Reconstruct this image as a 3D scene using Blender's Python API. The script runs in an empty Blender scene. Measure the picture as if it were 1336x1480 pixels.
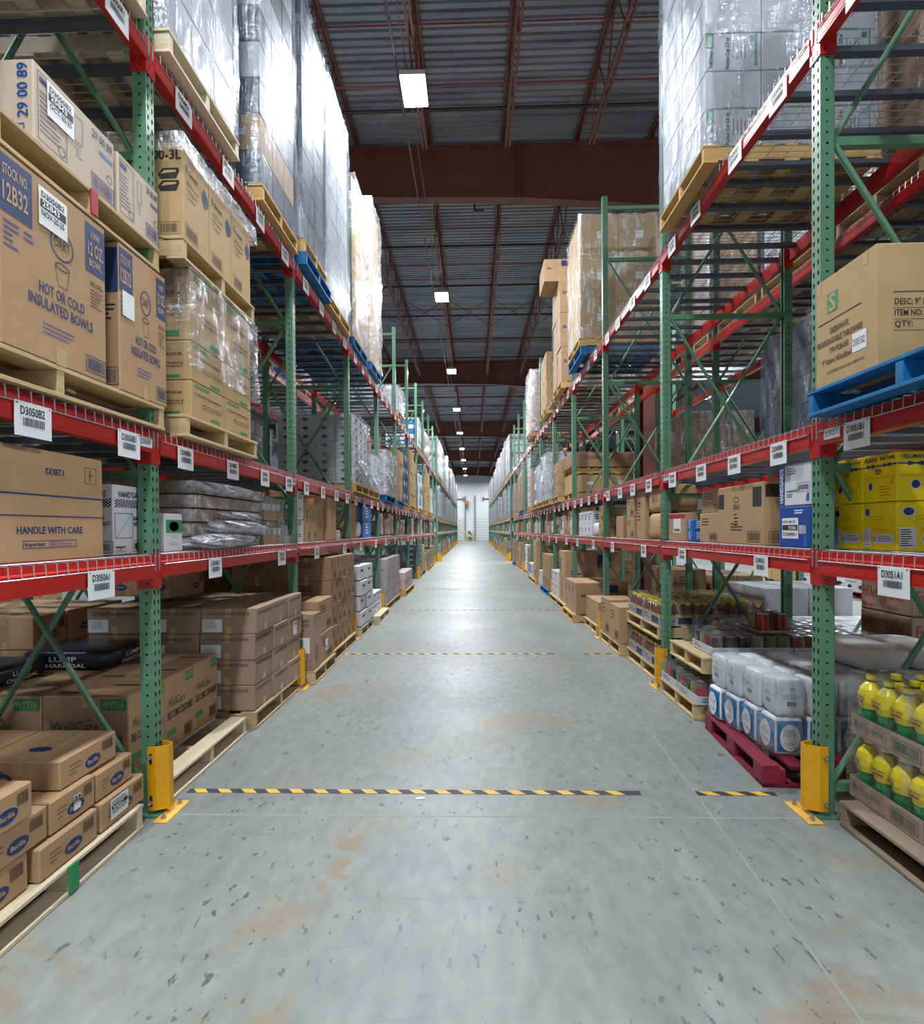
import bpy, math, random
from mathutils import Matrix, Vector
RND = random.Random(7)
scene = bpy.context.scene
COL = scene.collection

# ------------------------------------------------------------------ materials
def lin(c):
    return tuple(((x/255.0)/12.92 if x/255.0 <= 0.04045 else (((x/255.0)+0.055)/1.055)**2.4) for x in c)
MATS = {}
def nodes_of(m):
    m.use_nodes = True
    return m.node_tree.nodes, m.node_tree.links
def mat(name, rgb, rough=0.6, metal=0.0, var=0.12, scale=8.0, stretch=(1, 1, 1), bump=0.0, bscale=40.0, spec=0.5, coat=0.0, detail=3):
    if name in MATS: return MATS[name]
    m = bpy.data.materials.new(name); n, l = nodes_of(m)
    b = n['Principled BSDF']; c = lin(rgb)
    b.inputs['Roughness'].default_value = rough; b.inputs['Metallic'].default_value = metal
    b.inputs['Specular IOR Level'].default_value = spec
    if coat: b.inputs['Coat Weight'].default_value = coat
    tc = n.new('ShaderNodeTexCoord'); mp = n.new('ShaderNodeMapping'); mp.inputs['Scale'].default_value = stretch
    l.new(tc.outputs['Object'], mp.inputs['Vector'])
    if var > 0:
        nz = n.new('ShaderNodeTexNoise'); nz.inputs['Scale'].default_value = scale; nz.inputs['Detail'].default_value = detail
        l.new(mp.outputs[0], nz.inputs['Vector'])
        oi = n.new('ShaderNodeObjectInfo')
        rp = n.new('ShaderNodeMapRange'); rp.inputs['From Min'].default_value = 0.25; rp.inputs['From Max'].default_value = 0.75
        rp.inputs['To Min'].default_value = 1-var; rp.inputs['To Max'].default_value = 1+var
        l.new(nz.outputs['Fac'], rp.inputs['Value'])
        r2 = n.new('ShaderNodeMapRange'); r2.inputs['To Min'].default_value = 1-var*0.7; r2.inputs['To Max'].default_value = 1+var*0.7
        l.new(oi.outputs['Random'], r2.inputs['Value'])
        mu = n.new('ShaderNodeMath'); mu.operation = 'MULTIPLY'; l.new(rp.outputs[0], mu.inputs[0]); l.new(r2.outputs[0], mu.inputs[1])
        vm = n.new('ShaderNodeVectorMath'); vm.operation = 'SCALE'; vm.inputs[0].default_value = c
        l.new(mu.outputs[0], vm.inputs['Scale']); l.new(vm.outputs[0], b.inputs['Base Color'])
    else:
        b.inputs['Base Color'].default_value = (*c, 1)
    if bump > 0:
        nb = n.new('ShaderNodeTexNoise'); nb.inputs['Scale'].default_value = bscale; nb.inputs['Detail'].default_value = 4
        l.new(mp.outputs[0], nb.inputs['Vector'])
        bp = n.new('ShaderNodeBump'); bp.inputs['Strength'].default_value = bump; bp.inputs['Distance'].default_value = 0.01
        l.new(nb.outputs['Fac'], bp.inputs['Height']); l.new(bp.outputs[0], b.inputs['Normal'])
    MATS[name] = m
    return m
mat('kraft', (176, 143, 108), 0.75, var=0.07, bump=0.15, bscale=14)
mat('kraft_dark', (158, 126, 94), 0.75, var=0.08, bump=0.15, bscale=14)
mat('kraft_grey', (160, 136, 114), 0.75, var=0.07, bump=0.2, bscale=10)
mat('kraft_gold', (186, 156, 110), 0.7, var=0.06, bump=0.12, bscale=14)
mat('kraft_light', (200, 184, 164), 0.7, var=0.05, bump=0.12, bscale=14)
mat('white_board', (214, 216, 222), 0.6, var=0.04, bump=0.1, bscale=12)
mat('greywhite_board', (176, 178, 184), 0.65, var=0.06, bump=0.1, bscale=12)
mat('tape', (190, 164, 122), 0.3, var=0.04)
mat('seam', (96, 72, 50), 0.8, var=0)
mat('ink_blue', (48, 62, 120), 0.6, var=0)
mat('ink_navy', (34, 56, 104), 0.6, var=0)
mat('ink_black', (38, 36, 36), 0.6, var=0)
mat('ink_brown', (74, 54, 40), 0.7, var=0)
mat('ink_green', (46, 140, 84), 0.6, var=0)
mat('ink_dkgreen', (44, 92, 60), 0.6, var=0)
mat('ink_red', (168, 34, 44), 0.6, var=0)
mat('ink_kraft', (190, 160, 126), 0.7, var=0)
mat('ink_purple', (96, 84, 140), 0.7, var=0)
mat('paper', (232, 234, 238), 0.5, var=0.02)
mat('paper_grey', (150, 152, 156), 0.6, var=0)
mat('pine', (196, 172, 130), 0.7, var=0.16, scale=5, stretch=(1, .25, 6), bump=0.35, bscale=30)
mat('pine_pale', (212, 198, 170), 0.7, var=0.12, scale=5, stretch=(1, .25, 6), bump=0.35, bscale=30)
mat('pine_old', (140, 124, 104), 0.8, var=0.25, scale=5, stretch=(1, .25, 6), bump=0.4, bscale=30)
mat('pine_yellow', (198, 164, 104), 0.7, var=0.14, scale=5, stretch=(1, .25, 6), bump=0.3, bscale=30)
mat('wood_blue', (0, 108, 168), 0.6, var=0.16, scale=9, bump=0.35, bscale=26)
mat('wood_red', (128, 24, 56), 0.55, var=0.22, scale=9, bump=0.35, bscale=26)
mat('wood_magenta', (150, 30, 80), 0.6, var=0.2, scale=12)
mat('red_paint', (184, 32, 30), 0.35, var=0.1, scale=3, bump=0.04, coat=0.2)
mat('green_paint', (86, 132, 106), 0.4, var=0.1, scale=3, coat=0.15)
mat('green_dark', (50, 88, 66), 0.45, var=0.1, scale=3)
mat('yellow_paint', (226, 164, 14), 0.4, var=0.08, scale=5, bump=0.04)
mat('yellow_plate', (232, 184, 84), 0.5, var=0.15, scale=14)
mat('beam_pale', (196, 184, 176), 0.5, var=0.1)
mat('zinc', (170, 172, 176), 0.3, metal=0.7, var=0.08)
mat('wire', (176, 178, 184), 0.35, metal=0.5, var=0.05)
mat('channel', (92, 96, 108), 0.45, metal=0.3, var=0.08)
mat('dark', (20, 20, 22), 0.8, var=0)
mat('black_tape', (52, 56, 66), 0.6, var=0.25, scale=18)
mat('yellow_tape', (226, 186, 74), 0.55, var=0.15, scale=18)
mat('steel_brown', (104, 62, 58), 0.5, var=0.14, scale=2)
mat('pipe_dark', (44, 40, 44), 0.45, var=0.1)
mat('pipe_red', (120, 52, 50), 0.5, var=0.1)
mat('conduit', (104, 100, 104), 0.35, metal=0.6, var=0.1)
mat('lamp_body', (190, 192, 196), 0.4, var=0)
mat('wall_white', (226, 229, 232), 0.6, var=0.03, scale=.4)
mat('panel_white', (224, 228, 228), 0.5, var=0.03)
mat('panel_seam', (120, 128, 128), 0.6, var=0)
mat('door_track', (120, 120, 122), 0.5, metal=0.4, var=0.05)
mat('orange', (200, 120, 50), 0.5, var=0)
mat('mayo_yellow', (255, 226, 6), 0.5, var=0.03)
mat('mayo_dark', (196, 168, 0), 0.5, var=0)
mat('glove_blue', (24, 74, 158), 0.4, var=0.05)
mat('sky_blue', (30, 110, 190), 0.4, var=0.05)
mat('bag_white', (222, 224, 228), 0.45, var=0.05, scale=6, bump=0.5, bscale=9)
mat('bag_blue', (28, 118, 172), 0.45, var=0.06)
mat('bag_kraft', (196, 160, 120), 0.75, var=0.06, bump=0.4, bscale=9)
mat('bag_black', (38, 42, 56), 0.3, var=0.2, scale=5, bump=0.9, bscale=9)
mat('lemon_yellow', (236, 216, 20), 0.22, var=0.05, spec=.6)
mat('cap_yellow', (238, 220, 10), 0.35, var=0)
mat('bottle_green', (0, 140, 72), 0.15, var=0.12, scale=9)
mat('neck_green', (12, 84, 50), 0.3, var=0)
mat('juice', (118, 66, 62), 0.12, var=0.2, scale=16)
mat('tray', (168, 142, 126), 0.7, var=0.06)
mat('can_red', (150, 30, 40), 0.25, var=0.5, scale=22)
mat('can_dark', (44, 38, 34), 0.25, var=0.6, scale=20)
mat('can_green', (112, 124, 62), 0.3, var=0.5, scale=30)
mat('can_metal', (190, 190, 188), 0.2, metal=0.9, var=0.05)
mat('pink_stack', (196, 180, 182), 0.6, var=0.06)
mat('slate', (70, 74, 88), 0.6, var=0.1)
mat('teal_print', (90, 190, 180), 0.6, var=0)

def deck_mat():
    m = bpy.data.materials.new('roof_deck'); n, l = nodes_of(m); b = n['Principled BSDF']
    b.inputs['Roughness'].default_value = .45; b.inputs['Metallic'].default_value = .25
    tc = n.new('ShaderNodeTexCoord'); mp = n.new('ShaderNodeMapping'); mp.inputs['Scale'].default_value = (.3, 2, 1)
    nz = n.new('ShaderNodeTexNoise'); nz.inputs['Scale'].default_value = 1.5; nz.inputs['Detail'].default_value = 5
    l.new(tc.outputs['Object'], mp.inputs[0]); l.new(mp.outputs[0], nz.inputs['Vector'])
    cr = n.new('ShaderNodeValToRGB'); cr.color_ramp.elements[0].color = (*lin((112, 118, 128)), 1); cr.color_ramp.elements[1].color = (*lin((158, 164, 172)), 1)
    cr.color_ramp.elements[0].position = .3; cr.color_ramp.elements[1].position = .7
    l.new(nz.outputs['Fac'], cr.inputs[0]); l.new(cr.outputs[0], b.inputs['Base Color'])
    MATS['roof_deck'] = m
deck_mat()

def film_mat(name, tint, base, streak, vscale, hazy, bump=.9, rough=.2):
    m = bpy.data.materials.new(name); n, l = nodes_of(m)
    for x in list(n): n.remove(x)
    out = n.new('ShaderNodeOutputMaterial')
    tc = n.new('ShaderNodeTexCoord')
    def nz(sc, vs, rot, dist, det=5):
        mp = n.new('ShaderNodeMapping'); mp.inputs['Scale'].default_value = vs; mp.inputs['Rotation'].default_value = rot
        l.new(tc.outputs['Object'], mp.inputs[0])
        z = n.new('ShaderNodeTexNoise'); z.inputs['Scale'].default_value = sc; z.inputs['Detail'].default_value = det; z.inputs['Roughness'].default_value = .6
        z.inputs['Distortion'].default_value = dist; l.new(mp.outputs[0], z.inputs['Vector']); return z.outputs['Fac']
    big = nz(3.0, vscale, (.25, 0, 0), .6)
    fine = nz(9.0, (vscale[0]*.5, vscale[1]*.5, 4.0), (.55, .35, 0), .4, 3)
    cr = nz(7.0, (3.2, 3.2, .5), (-.35, .3, 0), .8, 4)
    a1 = n.new('ShaderNodeMath'); a1.operation = 'MULTIPLY_ADD'; a1.inputs[1].default_value = .35; l.new(fine, a1.inputs[0]); l.new(big, a1.inputs[2])
    a2 = n.new('ShaderNodeMath'); a2.operation = 'MULTIPLY_ADD'; a2.inputs[1].default_value = .5; l.new(cr, a2.inputs[0]); l.new(a1.outputs[0], a2.inputs[2])
    bp = n.new('ShaderNodeBump'); bp.inputs['Strength'].default_value = bump; bp.inputs['Distance'].default_value = .03
    l.new(a2.outputs[0], bp.inputs['Height'])
    gl = n.new('ShaderNodeBsdfGlossy'); gl.inputs['Roughness'].default_value = rough; gl.inputs['Color'].default_value = (.74, .78, .86, 1)
    df = n.new('ShaderNodeBsdfDiffuse'); df.inputs['Color'].default_value = (*lin(tint), 1)
    tr = n.new('ShaderNodeBsdfTransparent'); tr.inputs['Color'].default_value = (.93, .94, .96, 1)
    l.new(bp.outputs[0], gl.inputs['Normal']); l.new(bp.outputs[0], df.inputs['Normal'])
    mr = n.new('ShaderNodeMapRange'); mr.inputs['From Min'].default_value = .88; mr.inputs['From Max'].default_value = 1.12
    mr.inputs['To Min'].default_value = base; mr.inputs['To Max'].default_value = streak
    l.new(a2.outputs[0], mr.inputs['Value'])
    m1 = n.new('ShaderNodeMixShader'); m1.inputs[0].default_value = hazy
    l.new(gl.outputs[0], m1.inputs[1]); l.new(df.outputs[0], m1.inputs[2])
    m2 = n.new('ShaderNodeMixShader'); l.new(mr.outputs[0], m2.inputs[0])
    l.new(tr.outputs[0], m2.inputs[1]); l.new(m1.outputs[0], m2.inputs[2])
    l.new(m2.outputs[0], out.inputs[0])
    MATS[name] = m
film_mat('film_heavy', (196, 206, 222), .12, .55, (2.2, 2.2, .8), .5, .9, .16)
film_mat('film_clear', (225, 225, 228), .06, .5, (2, 2, 1.2), .35)
film_mat('film_bunch', (240, 240, 244), .5, .97, (4, 4, 4), .6, 1.0, .2)
film_mat('film_loose', (236, 236, 240), .2, .85, (3, 3, 3), .5, 1.0, .2)

def emit_mat(name, rgb, s):
    m = bpy.data.materials.new(name); n, l = nodes_of(m)
    for x in list(n): n.remove(x)
    o = n.new('ShaderNodeOutputMaterial'); e = n.new('ShaderNodeEmission')
    e.inputs[0].default_value = (*rgb, 1); e.inputs[1].default_value = s; l.new(e.outputs[0], o.inputs[0]); MATS[name] = m
emit_mat('lamp_lens', (1, .98, .97), 45.0)

def floor_mat():
    m = bpy.data.materials.new('sealed_concrete'); n, l = nodes_of(m); b = n['Principled BSDF']
    tc = n.new('ShaderNodeTexCoord')
    def noise(sc, det, stretch=(1, 1, 1), rough=.5, dist=0):
        mp = n.new('ShaderNodeMapping'); mp.inputs['Scale'].default_value = stretch
        l.new(tc.outputs['Object'], mp.inputs[0])
        z = n.new('ShaderNodeTexNoise'); z.inputs['Scale'].default_value = sc; z.inputs['Detail'].default_value = det
        z.inputs['Roughness'].default_value = rough; z.inputs['Distortion'].default_value = dist
        l.new(mp.outputs[0], z.inputs['Vector']); return z.outputs['Fac']
    def ramp(src, a, bb, ca, cb):
        r = n.new('ShaderNodeValToRGB'); r.color_ramp.elements[0].position = a; r.color_ramp.elements[1].position = bb
        r.color_ramp.elements[0].color = ca; r.color_ramp.elements[1].color = cb; l.new(src, r.inputs[0]); return r.outputs[0]
    def mix(f, a, bb, mode='MIX'):
        x = n.new('ShaderNodeMix'); x.data_type = 'RGBA'; x.blend_type = mode
        for k, v in ((0, f), (6, a), (7, bb)):
            if hasattr(v, 'node'): l.new(v, x.inputs[k])
            else: x.inputs[k].default_value = v
        return x.outputs[2]
    W = (1, 1, 1, 1); K = (0, 0, 0, 1)
    base = ramp(noise(.7, 6, (1, .6, 1), .6), .3, .7, (*lin((128, 134, 133)), 1), (*lin((157, 162, 160)), 1))
    fine = ramp(noise(14, 4, (1, .5, 1)), .3, .7, (.84, .84, .84, 1), (1.07, 1.07, 1.07, 1))
    c = mix(1.0, base, fine, 'MULTIPLY')
    # rusty stains and dark scuffs and chips
    st = ramp(noise(1.1, 5, (.9, 1.6, 1), .65, .8), .56, .74, K, W)
    c = mix(st, c, (*lin((150, 134, 108)), 1))
    ch = ramp(noise(24, 3, (1, .5, 1), .55, .3), .63, .665, K, W)
    gate = ramp(noise(1.2, 3), .40, .58, K, W)
    mm = n.new('ShaderNodeMath'); mm.operation = 'MULTIPLY'; l.new(ch, mm.inputs[0]); l.new(gate, mm.inputs[1])
    c = mix(mm.outputs[0], c, (*lin((92, 95, 95)), 1))
    big = ramp(noise(9, 3, (1, .55, 1), .5, .4), .70, .73, K, W)
    c = mix(big, c, (*lin((100, 103, 102)), 1))
    # a trail of rusty drips by the tape
    sx = n.new('ShaderNodeSeparateXYZ'); l.new(tc.outputs['Object'], sx.inputs[0])
    def band(src, c0, hw):
        a = n.new('ShaderNodeMath'); a.operation = 'SUBTRACT'; a.inputs[1].default_value = c0; l.new(src, a.inputs[0])
        d = n.new('ShaderNodeMath'); d.operation = 'ABSOLUTE'; l.new(a.outputs[0], d.inputs[0])
        e = n.new('ShaderNodeMapRange'); e.inputs['From Min'].default_value = hw; e.inputs['From Max'].default_value = hw*.5; l.new(d.outputs[0], e.inputs['Value']); return e.outputs[0]
    q1 = n.new('ShaderNodeMath'); q1.operation = 'MULTIPLY'; l.new(band(sx.outputs[0], -.66, .09), q1.inputs[0]); l.new(band(sx.outputs[1], 2.72, .36), q1.inputs[1])
    q2 = n.new('ShaderNodeMath'); q2.operation = 'MULTIPLY'; l.new(q1.outputs[0], q2.inputs[0]); l.new(ramp(noise(8, 3, (1, 1, 1), .5, .5), .47, .56, K, W), q2.inputs[1])
    c = mix(q2.outputs[0], c, (*lin((148, 134, 110)), 1))
    sc = ramp(noise(2.0, 4, (.35, 3.2, 1), .6, 1.2), .62, .7, K, W)
    s2 = n.new('ShaderNodeMath'); s2.operation = 'MULTIPLY'; s2.inputs[1].default_value = .35; l.new(sc, s2.inputs[0])
    c = mix(s2.outputs[0], c, (*lin((118, 122, 122)), 1))
    l.new(c, b.inputs['Base Color'])
    rr = n.new('ShaderNodeMapRange'); rr.inputs['To Min'].default_value = .33; rr.inputs['To Max'].default_value = .56
    l.new(noise(1.3, 5, (1, .7, 1)), rr.inputs['Value']); l.new(rr.outputs[0], b.inputs['Roughness'])
    b.inputs['Specular IOR Level'].default_value = .38
    bp = n.new('ShaderNodeBump'); bp.inputs['Strength'].default_value = .12; bp.inputs['Distance'].default_value = .01
    l.new(noise(9, 4), bp.inputs['Height']); l.new(bp.outputs[0], b.inputs['Normal'])
    MATS['sealed_concrete'] = m
floor_mat()
mat('joint_fill', (150, 152, 148), 0.7, var=0.1)

# ------------------------------------------------------------------ text glyphs
_TX = {}
def glyphs(s, bold=True):
    k = (s, bold)
    if k in _TX: return _TX[k]
    cu = bpy.data.curves.new('t', 'FONT'); cu.body = s; cu.resolution_u = 2; cu.size = 1.0
    cu.offset = .018 if bold else 0.0
    ob = bpy.data.objects.new('t', cu); me = ob.to_mesh()
    vs = [(v.co.x, v.co.y) for v in me.vertices]; fs = [tuple(p.vertices) for p in me.polygons]
    ob.to_mesh_clear(); bpy.data.objects.remove(ob); bpy.data.curves.remove(cu)
    if vs:
        x0 = min(v[0] for v in vs); x1 = max(v[0] for v in vs)
        vs = [((x-x0), y) for x, y in vs]; w = x1-x0
    else: w = 1
    _TX[k] = (vs, fs, w); return _TX[k]

# ------------------------------------------------------------------ mesh builder
class MB:
    def __init__(s): s.v = []; s.f = []; s.m = []; s.ml = []; s.sm = []
    def mi(s, name):
        if name not in s.ml: s.ml.append(name)
        return s.ml.index(name)
    def add(s, vs, fs, m, smooth=False):
        o = len(s.v); i = s.mi(m); s.v += [tuple(v) for v in vs]
        for f in fs: s.f.append(tuple(a+o for a in f)); s.m.append(i); s.sm.append(smooth)
    def box(s, x0, x1, y0, y1, z0, z1, m, ch=0.0):
        if ch <= 0:
            vs = [(x0, y0, z0), (x1, y0, z0), (x1, y1, z0), (x0, y1, z0), (x0, y0, z1), (x1, y0, z1), (x1, y1, z1), (x0, y1, z1)]
            s.add(vs, [(3, 2, 1, 0), (4, 5, 6, 7), (0, 1, 5, 4), (1, 2, 6, 5), (2, 3, 7, 6), (3, 0, 4, 7)], m); return
        c = ch; P = []
        for (x, y, z, sx, sy, sz) in [(x0, y0, z0, 1, 1, 1), (x1, y0, z0, -1, 1, 1), (x1, y1, z0, -1, -1, 1), (x0, y1, z0, 1, -1, 1),
                                      (x0, y0, z1, 1, 1, -1), (x1, y0, z1, -1, 1, -1), (x1, y1, z1, -1, -1, -1), (x0, y1, z1, 1, -1, -1)]:
            P += [(x+sx*c, y+sy*c, z), (x+sx*c, y, z+sz*c), (x, y+sy*c, z+sz*c)]
        A = lambda i, k: i*3+k
        F = [[A(3, 0), A(2, 0), A(1, 0), A(0, 0)], [A(4, 0), A(5, 0), A(6, 0), A(7, 0)],
             [A(0, 1), A(1, 1), A(5, 1), A(4, 1)], [A(2, 1), A(3, 1), A(7, 1), A(6, 1)],
             [A(1, 2), A(2, 2), A(6, 2), A(5, 2)], [A(3, 2), A(0, 2), A(4, 2), A(7, 2)]]
        for i in range(4): F.append([A(i, 0), A(i, 1), A(i, 2)]); F.append([A(i+4, 0), A(i+4, 2), A(i+4, 1)])
        for a, b, k in ((0, 1, 1), (2, 3, 1), (1, 2, 2), (3, 0, 2)):
            F.append([A(a, 0), A(b, 0), A(b, k), A(a, k)]); F.append([A(b+4, 0), A(a+4, 0), A(a+4, k), A(b+4, k)])
        for i in range(4): F.append([A(i, 1), A(i, 2), A(i+4, 2), A(i+4, 1)])
        s.add(P, F, m)
    def tube(s, p0, p1, r, m, n=6, r2=None, cap=True):
        p0 = Vector(p0); p1 = Vector(p1); d = (p1-p0).normalized(); r2 = r if r2 is None else r2
        a = d.orthogonal().normalized(); b = d.cross(a); vs = []
        for p, q in ((p0, r), (p1, r2)):
            for i in range(n):
                t = 2*math.pi*(i+.5)/n; vs.append(p+a*math.cos(t)*q+b*math.sin(t)*q)
        fs = [(i, (i+1) % n, n+(i+1) % n, n+i) for i in range(n)]
        s.add(vs, fs, m, n > 6)
        if cap: s.add(vs, [tuple(range(n-1, -1, -1)), tuple(range(n, 2*n))], m)
    def bar(s, p0, p1, w, h, m):  # square bar, w in X/Y side, h vertical-ish
        p0 = Vector(p0); p1 = Vector(p1); d = (p1-p0).normalized()
        up = Vector((0, 1, 0)) if abs(d.y) < .7 else Vector((1, 0, 0))
        a = up*(w/2); b = d.cross(up).normalized()*(h/2)
        vs = [p+i*a+j*b for p in (p0, p1) for i, j in ((-1, -1), (1, -1), (1, 1), (-1, 1))]
        s.add(vs, [(3, 2, 1, 0), (4, 5, 6, 7), (0, 1, 5, 4), (1, 2, 6, 5), (2, 3, 7, 6), (3, 0, 4, 7)], m)
    def lathe(s, prof, c, n=12, smooth=True):  # prof list of (r,z,mat)
        cx, cy, cz = c
        for k in range(len(prof)-1):
            (r0, z0, m0), (r1, z1, _) = prof[k], prof[k+1]
            vs = [(cx+r*math.cos(2*math.pi*i/n), cy+r*math.sin(2*math.pi*i/n), cz+z) for r, z in ((r0, z0), (r1, z1)) for i in range(n)]
            s.add(vs, [(i, (i+1) % n, n+(i+1) % n, n+i) for i in range(n)], m0, smooth)
    def face(s, side, w, l, h):
        return Face(s, side, w, l, h)
    def mesh(s, name):
        me = bpy.data.meshes.new(name); me.from_pydata(s.v, [], s.f)
        for x in s.ml: me.materials.append(MATS[x])
        me.polygons.foreach_set('material_index', s.m); me.polygons.foreach_set('use_smooth', s.sm)
        me.update(); return me
    def build(s, name, parent=None, loc=(0, 0, 0), rz=0):
        return link(name, s.mesh(name), parent, loc, rz)

class Face:
    """drawing frame on a side of a carton: x+ / x- (aisle faces), n (front, faces -Y), t (top)"""
    def __init__(s, mb, side, w, l, h):
        s.mb = mb; s.H = h
        if side == 'x+': s.o, s.r, s.u, s.W = Vector((w/2, -l/2, 0)), Vector((0, 1, 0)), Vector((0, 0, 1)), l
        elif side == 'x-': s.o, s.r, s.u, s.W = Vector((-w/2, l/2, 0)), Vector((0, -1, 0)), Vector((0, 0, 1)), l
        elif side == 'n': s.o, s.r, s.u, s.W = Vector((-w/2, -l/2, 0)), Vector((1, 0, 0)), Vector((0, 0, 1)), w
        else: s.o, s.r, s.u, s.W = Vector((-w/2, -l/2, h)), Vector((1, 0, 0)), Vector((0, 1, 0)), w; 
        if side == 't': s.H = l
        s.n = s.r.cross(s.u)
    def P(s, u, v, e=.0012): return s.o+s.r*u+s.u*v+s.n*e
    def poly(s, pts, m, e=.0012): s.mb.add([s.P(a, b, e) for a, b in pts], [tuple(range(len(pts)))], m)
    def rect(s, u0, v0, u1, v1, m, e=.0012): s.poly([(u0, v0), (u1, v0), (u1, v1), (u0, v1)], m, e)
    def frame(s, u0, v0, u1, v1, t, m, e=.0012):
        s.rect(u0, v0, u1, v0+t, m, e); s.rect(u0, v1-t, u1, v1, m, e); s.rect(u0, v0+t, u0+t, v1-t, m, e); s.rect(u1-t, v0+t, u1, v1-t, m, e)
    def ell(s, uc, vc, a, b, m, e=.0012, n=20, ang=0):
        ca, sa = math.cos(ang), math.sin(ang)
        s.poly([(uc+a*math.cos(t)*ca-b*math.sin(t)*sa, vc+a*math.cos(t)*sa+b*math.sin(t)*ca) for t in [2*math.pi*i/n for i in range(n)]], m, e)
    def ring(s, uc, vc, a, b, t, m, e=.0012, n=24):
        vs = []
        for i in range(n):
            q = 2*math.pi*i/n
            vs += [s.P(uc+a*math.cos(q), vc+b*math.sin(q), e), s.P(uc+(a-t)*math.cos(q), vc+(b-t)*math.sin(q), e)]
        s.mb.add(vs, [(2*i, (2*i+2) % (2*n), (2*i+3) % (2*n), 2*i+1) for i in range(n)], m)
    def text(s, t, u, v, size, m, al='l', w=None, rot=0, e=.002, bold=True):
        vs, fs, tw = glyphs(t, bold); k = size/.7; kx = k
        if w: kx = w/tw
        off = {'l': 0, 'c': -tw*kx/2, 'r': -tw*kx}[al]
        c, sn = math.cos(rot), math.sin(rot); out = []
        for x, y in vs:
            a = x*kx+off; b = y*k; out.append(s.P(u+a*c-b*sn, v+a*sn+b*c, e))
        s.mb.add(out, fs, m)
    def bars(s, u0, v0, u1, v1, m, seed=1, fr=None):
        r = random.Random(seed); x = u0; W = u1-u0
        while x < u1-W*.02:
            w = W*r.choice((.012, .02, .03)); s.rect(x, v0, min(x+w, u1), v1, m, .002); x += w+W*r.choice((.015, .025))
        if fr: s.frame(u0-.012, v0-.012, u1+.012, v1+.012, fr, m)
    def lines(s, u, v, w, n, dv, t, m, seed=1):
        r = random.Random(seed)
        for i in range(n): s.rect(u, v-i*dv, u+w*r.uniform(.55, 1), v-i*dv+t, m)

def link(name, me, parent=None, loc=(0, 0, 0), rz=0):
    o = bpy.data.objects.new(name, me); COL.objects.link(o); o.location = loc; o.rotation_euler = (0, 0, rz)
    if parent: o.parent = parent
    return o
def tag(o, label, cat, group=None, kind=None):
    if label: o['label'] = label
    if cat: o['category'] = cat
    if group: o['group'] = group
    if kind: o['kind'] = kind
    return o
def empty(name, loc, rz=0, label=None, cat=None, group=None):
    o = link(name, None, None, loc, rz); o.empty_display_size = .1
    return tag(o, label, cat, group)
def copy_tree(o, loc=None, rz=None, parent=None, kids=None):
    c = o.copy(); COL.objects.link(c)
    if parent: c.parent = parent
    if loc is not None: c.location = loc
    if rz is not None: c.rotation_euler = (0, 0, rz)
    for ch in kids_of.get(o.name, []) if kids is None else kids: copy_tree(ch, parent=c, kids=None)
    return c
kids_of = {}
ORD = ['first', 'second', 'third', 'fourth', 'fifth', 'sixth', 'seventh', 'eighth', 'ninth', 'tenth', 'eleventh', 'twelfth', 'thirteenth',
       'fourteenth', 'fifteenth', 'sixteenth', 'seventeenth', 'eighteenth', 'nineteenth', 'twentieth', 'twenty-first', 'twenty-second', 'twenty-third',
       'twenty-fourth', 'twenty-fifth', 'twenty-sixth', 'twenty-seventh', 'twenty-eighth']
TIER = {1: ['sole tier'], 2: ['bottom tier', 'top tier'], 3: ['bottom tier', 'middle tier', 'top tier'],
        4: ['bottom tier', 'second tier', 'third tier', 'top tier'], 5: ['bottom tier', 'second tier', 'third tier', 'fourth tier', 'top tier']}

# ------------------------------------------------------------------ frame of the place
H_CAM = 1.6297
XL, XR = -1.836, 1.9435
YL, YR = 3.076, 3.1078      # first uprights in view
P = 2.52
LV = {'A': 1.303, 'B': 2.019, 'C': 4.241}
DK = {k: v+.195 for k, v in LV.items()}
DEPTH = 1.296
SIDE = {-1: 'left', 1: 'right'}
def FX(s, d): return XL-d if s < 0 else XR+d
def PY(s, k): return (YL if s < 0 else YR)+P*(k-1)
NB1, NB2 = 10, 26

# ------------------------------------------------------------------ racks
def punched(mb, o, r, u, W, Hh, cols, pitch, m, shape):
    """sheet with one hole per cell; o lower-left corner, r/u unit vectors"""
    o, r, u = Vector(o), Vector(r), Vector(u); n = int(Hh/pitch); cw = W/cols
    if shape == 'tear': inner = [(.0078, .004), (.0062, .013), (0, .016), (-.0062, .013), (-.0078, .004), (-.0038, -.012), (0, -.015), (.0038, -.012)]
    else: inner = [(.0078*math.cos(math.pi/4*i), .0078*math.sin(math.pi/4*i)) for i in range(8)]
    vs = []; fs = []
    for k in range(n):
        for c in range(cols):
            cu = (c+.5)*cw; cv = (k+.5)*pitch; a, b = cw/2, pitch/2
            outer = [(a, 0), (a, b), (0, b), (-a, b), (-a, 0), (-a, -b), (0, -b), (a, -b)]
            q = len(vs)
            for (x, y) in outer: vs.append(o+r*(cu+x)+u*(cv+y))
            for (x, y) in inner: vs.append(o+r*(cu+x)+u*(cv+y))
            for i in range(8):
                j = (i+1) % 8; fs.append((q+i, q+j, q+8+j, q+8+i))
    top = n*pitch
    q = len(vs); vs += [o+u*top, o+r*W+u*top, o+r*W+u*Hh, o+u*Hh]; fs.append((q, q+1, q+2, q+3))
    mb.add(vs, fs, m)
POST_H = 6.52; PW = .078; PD = .076
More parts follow.
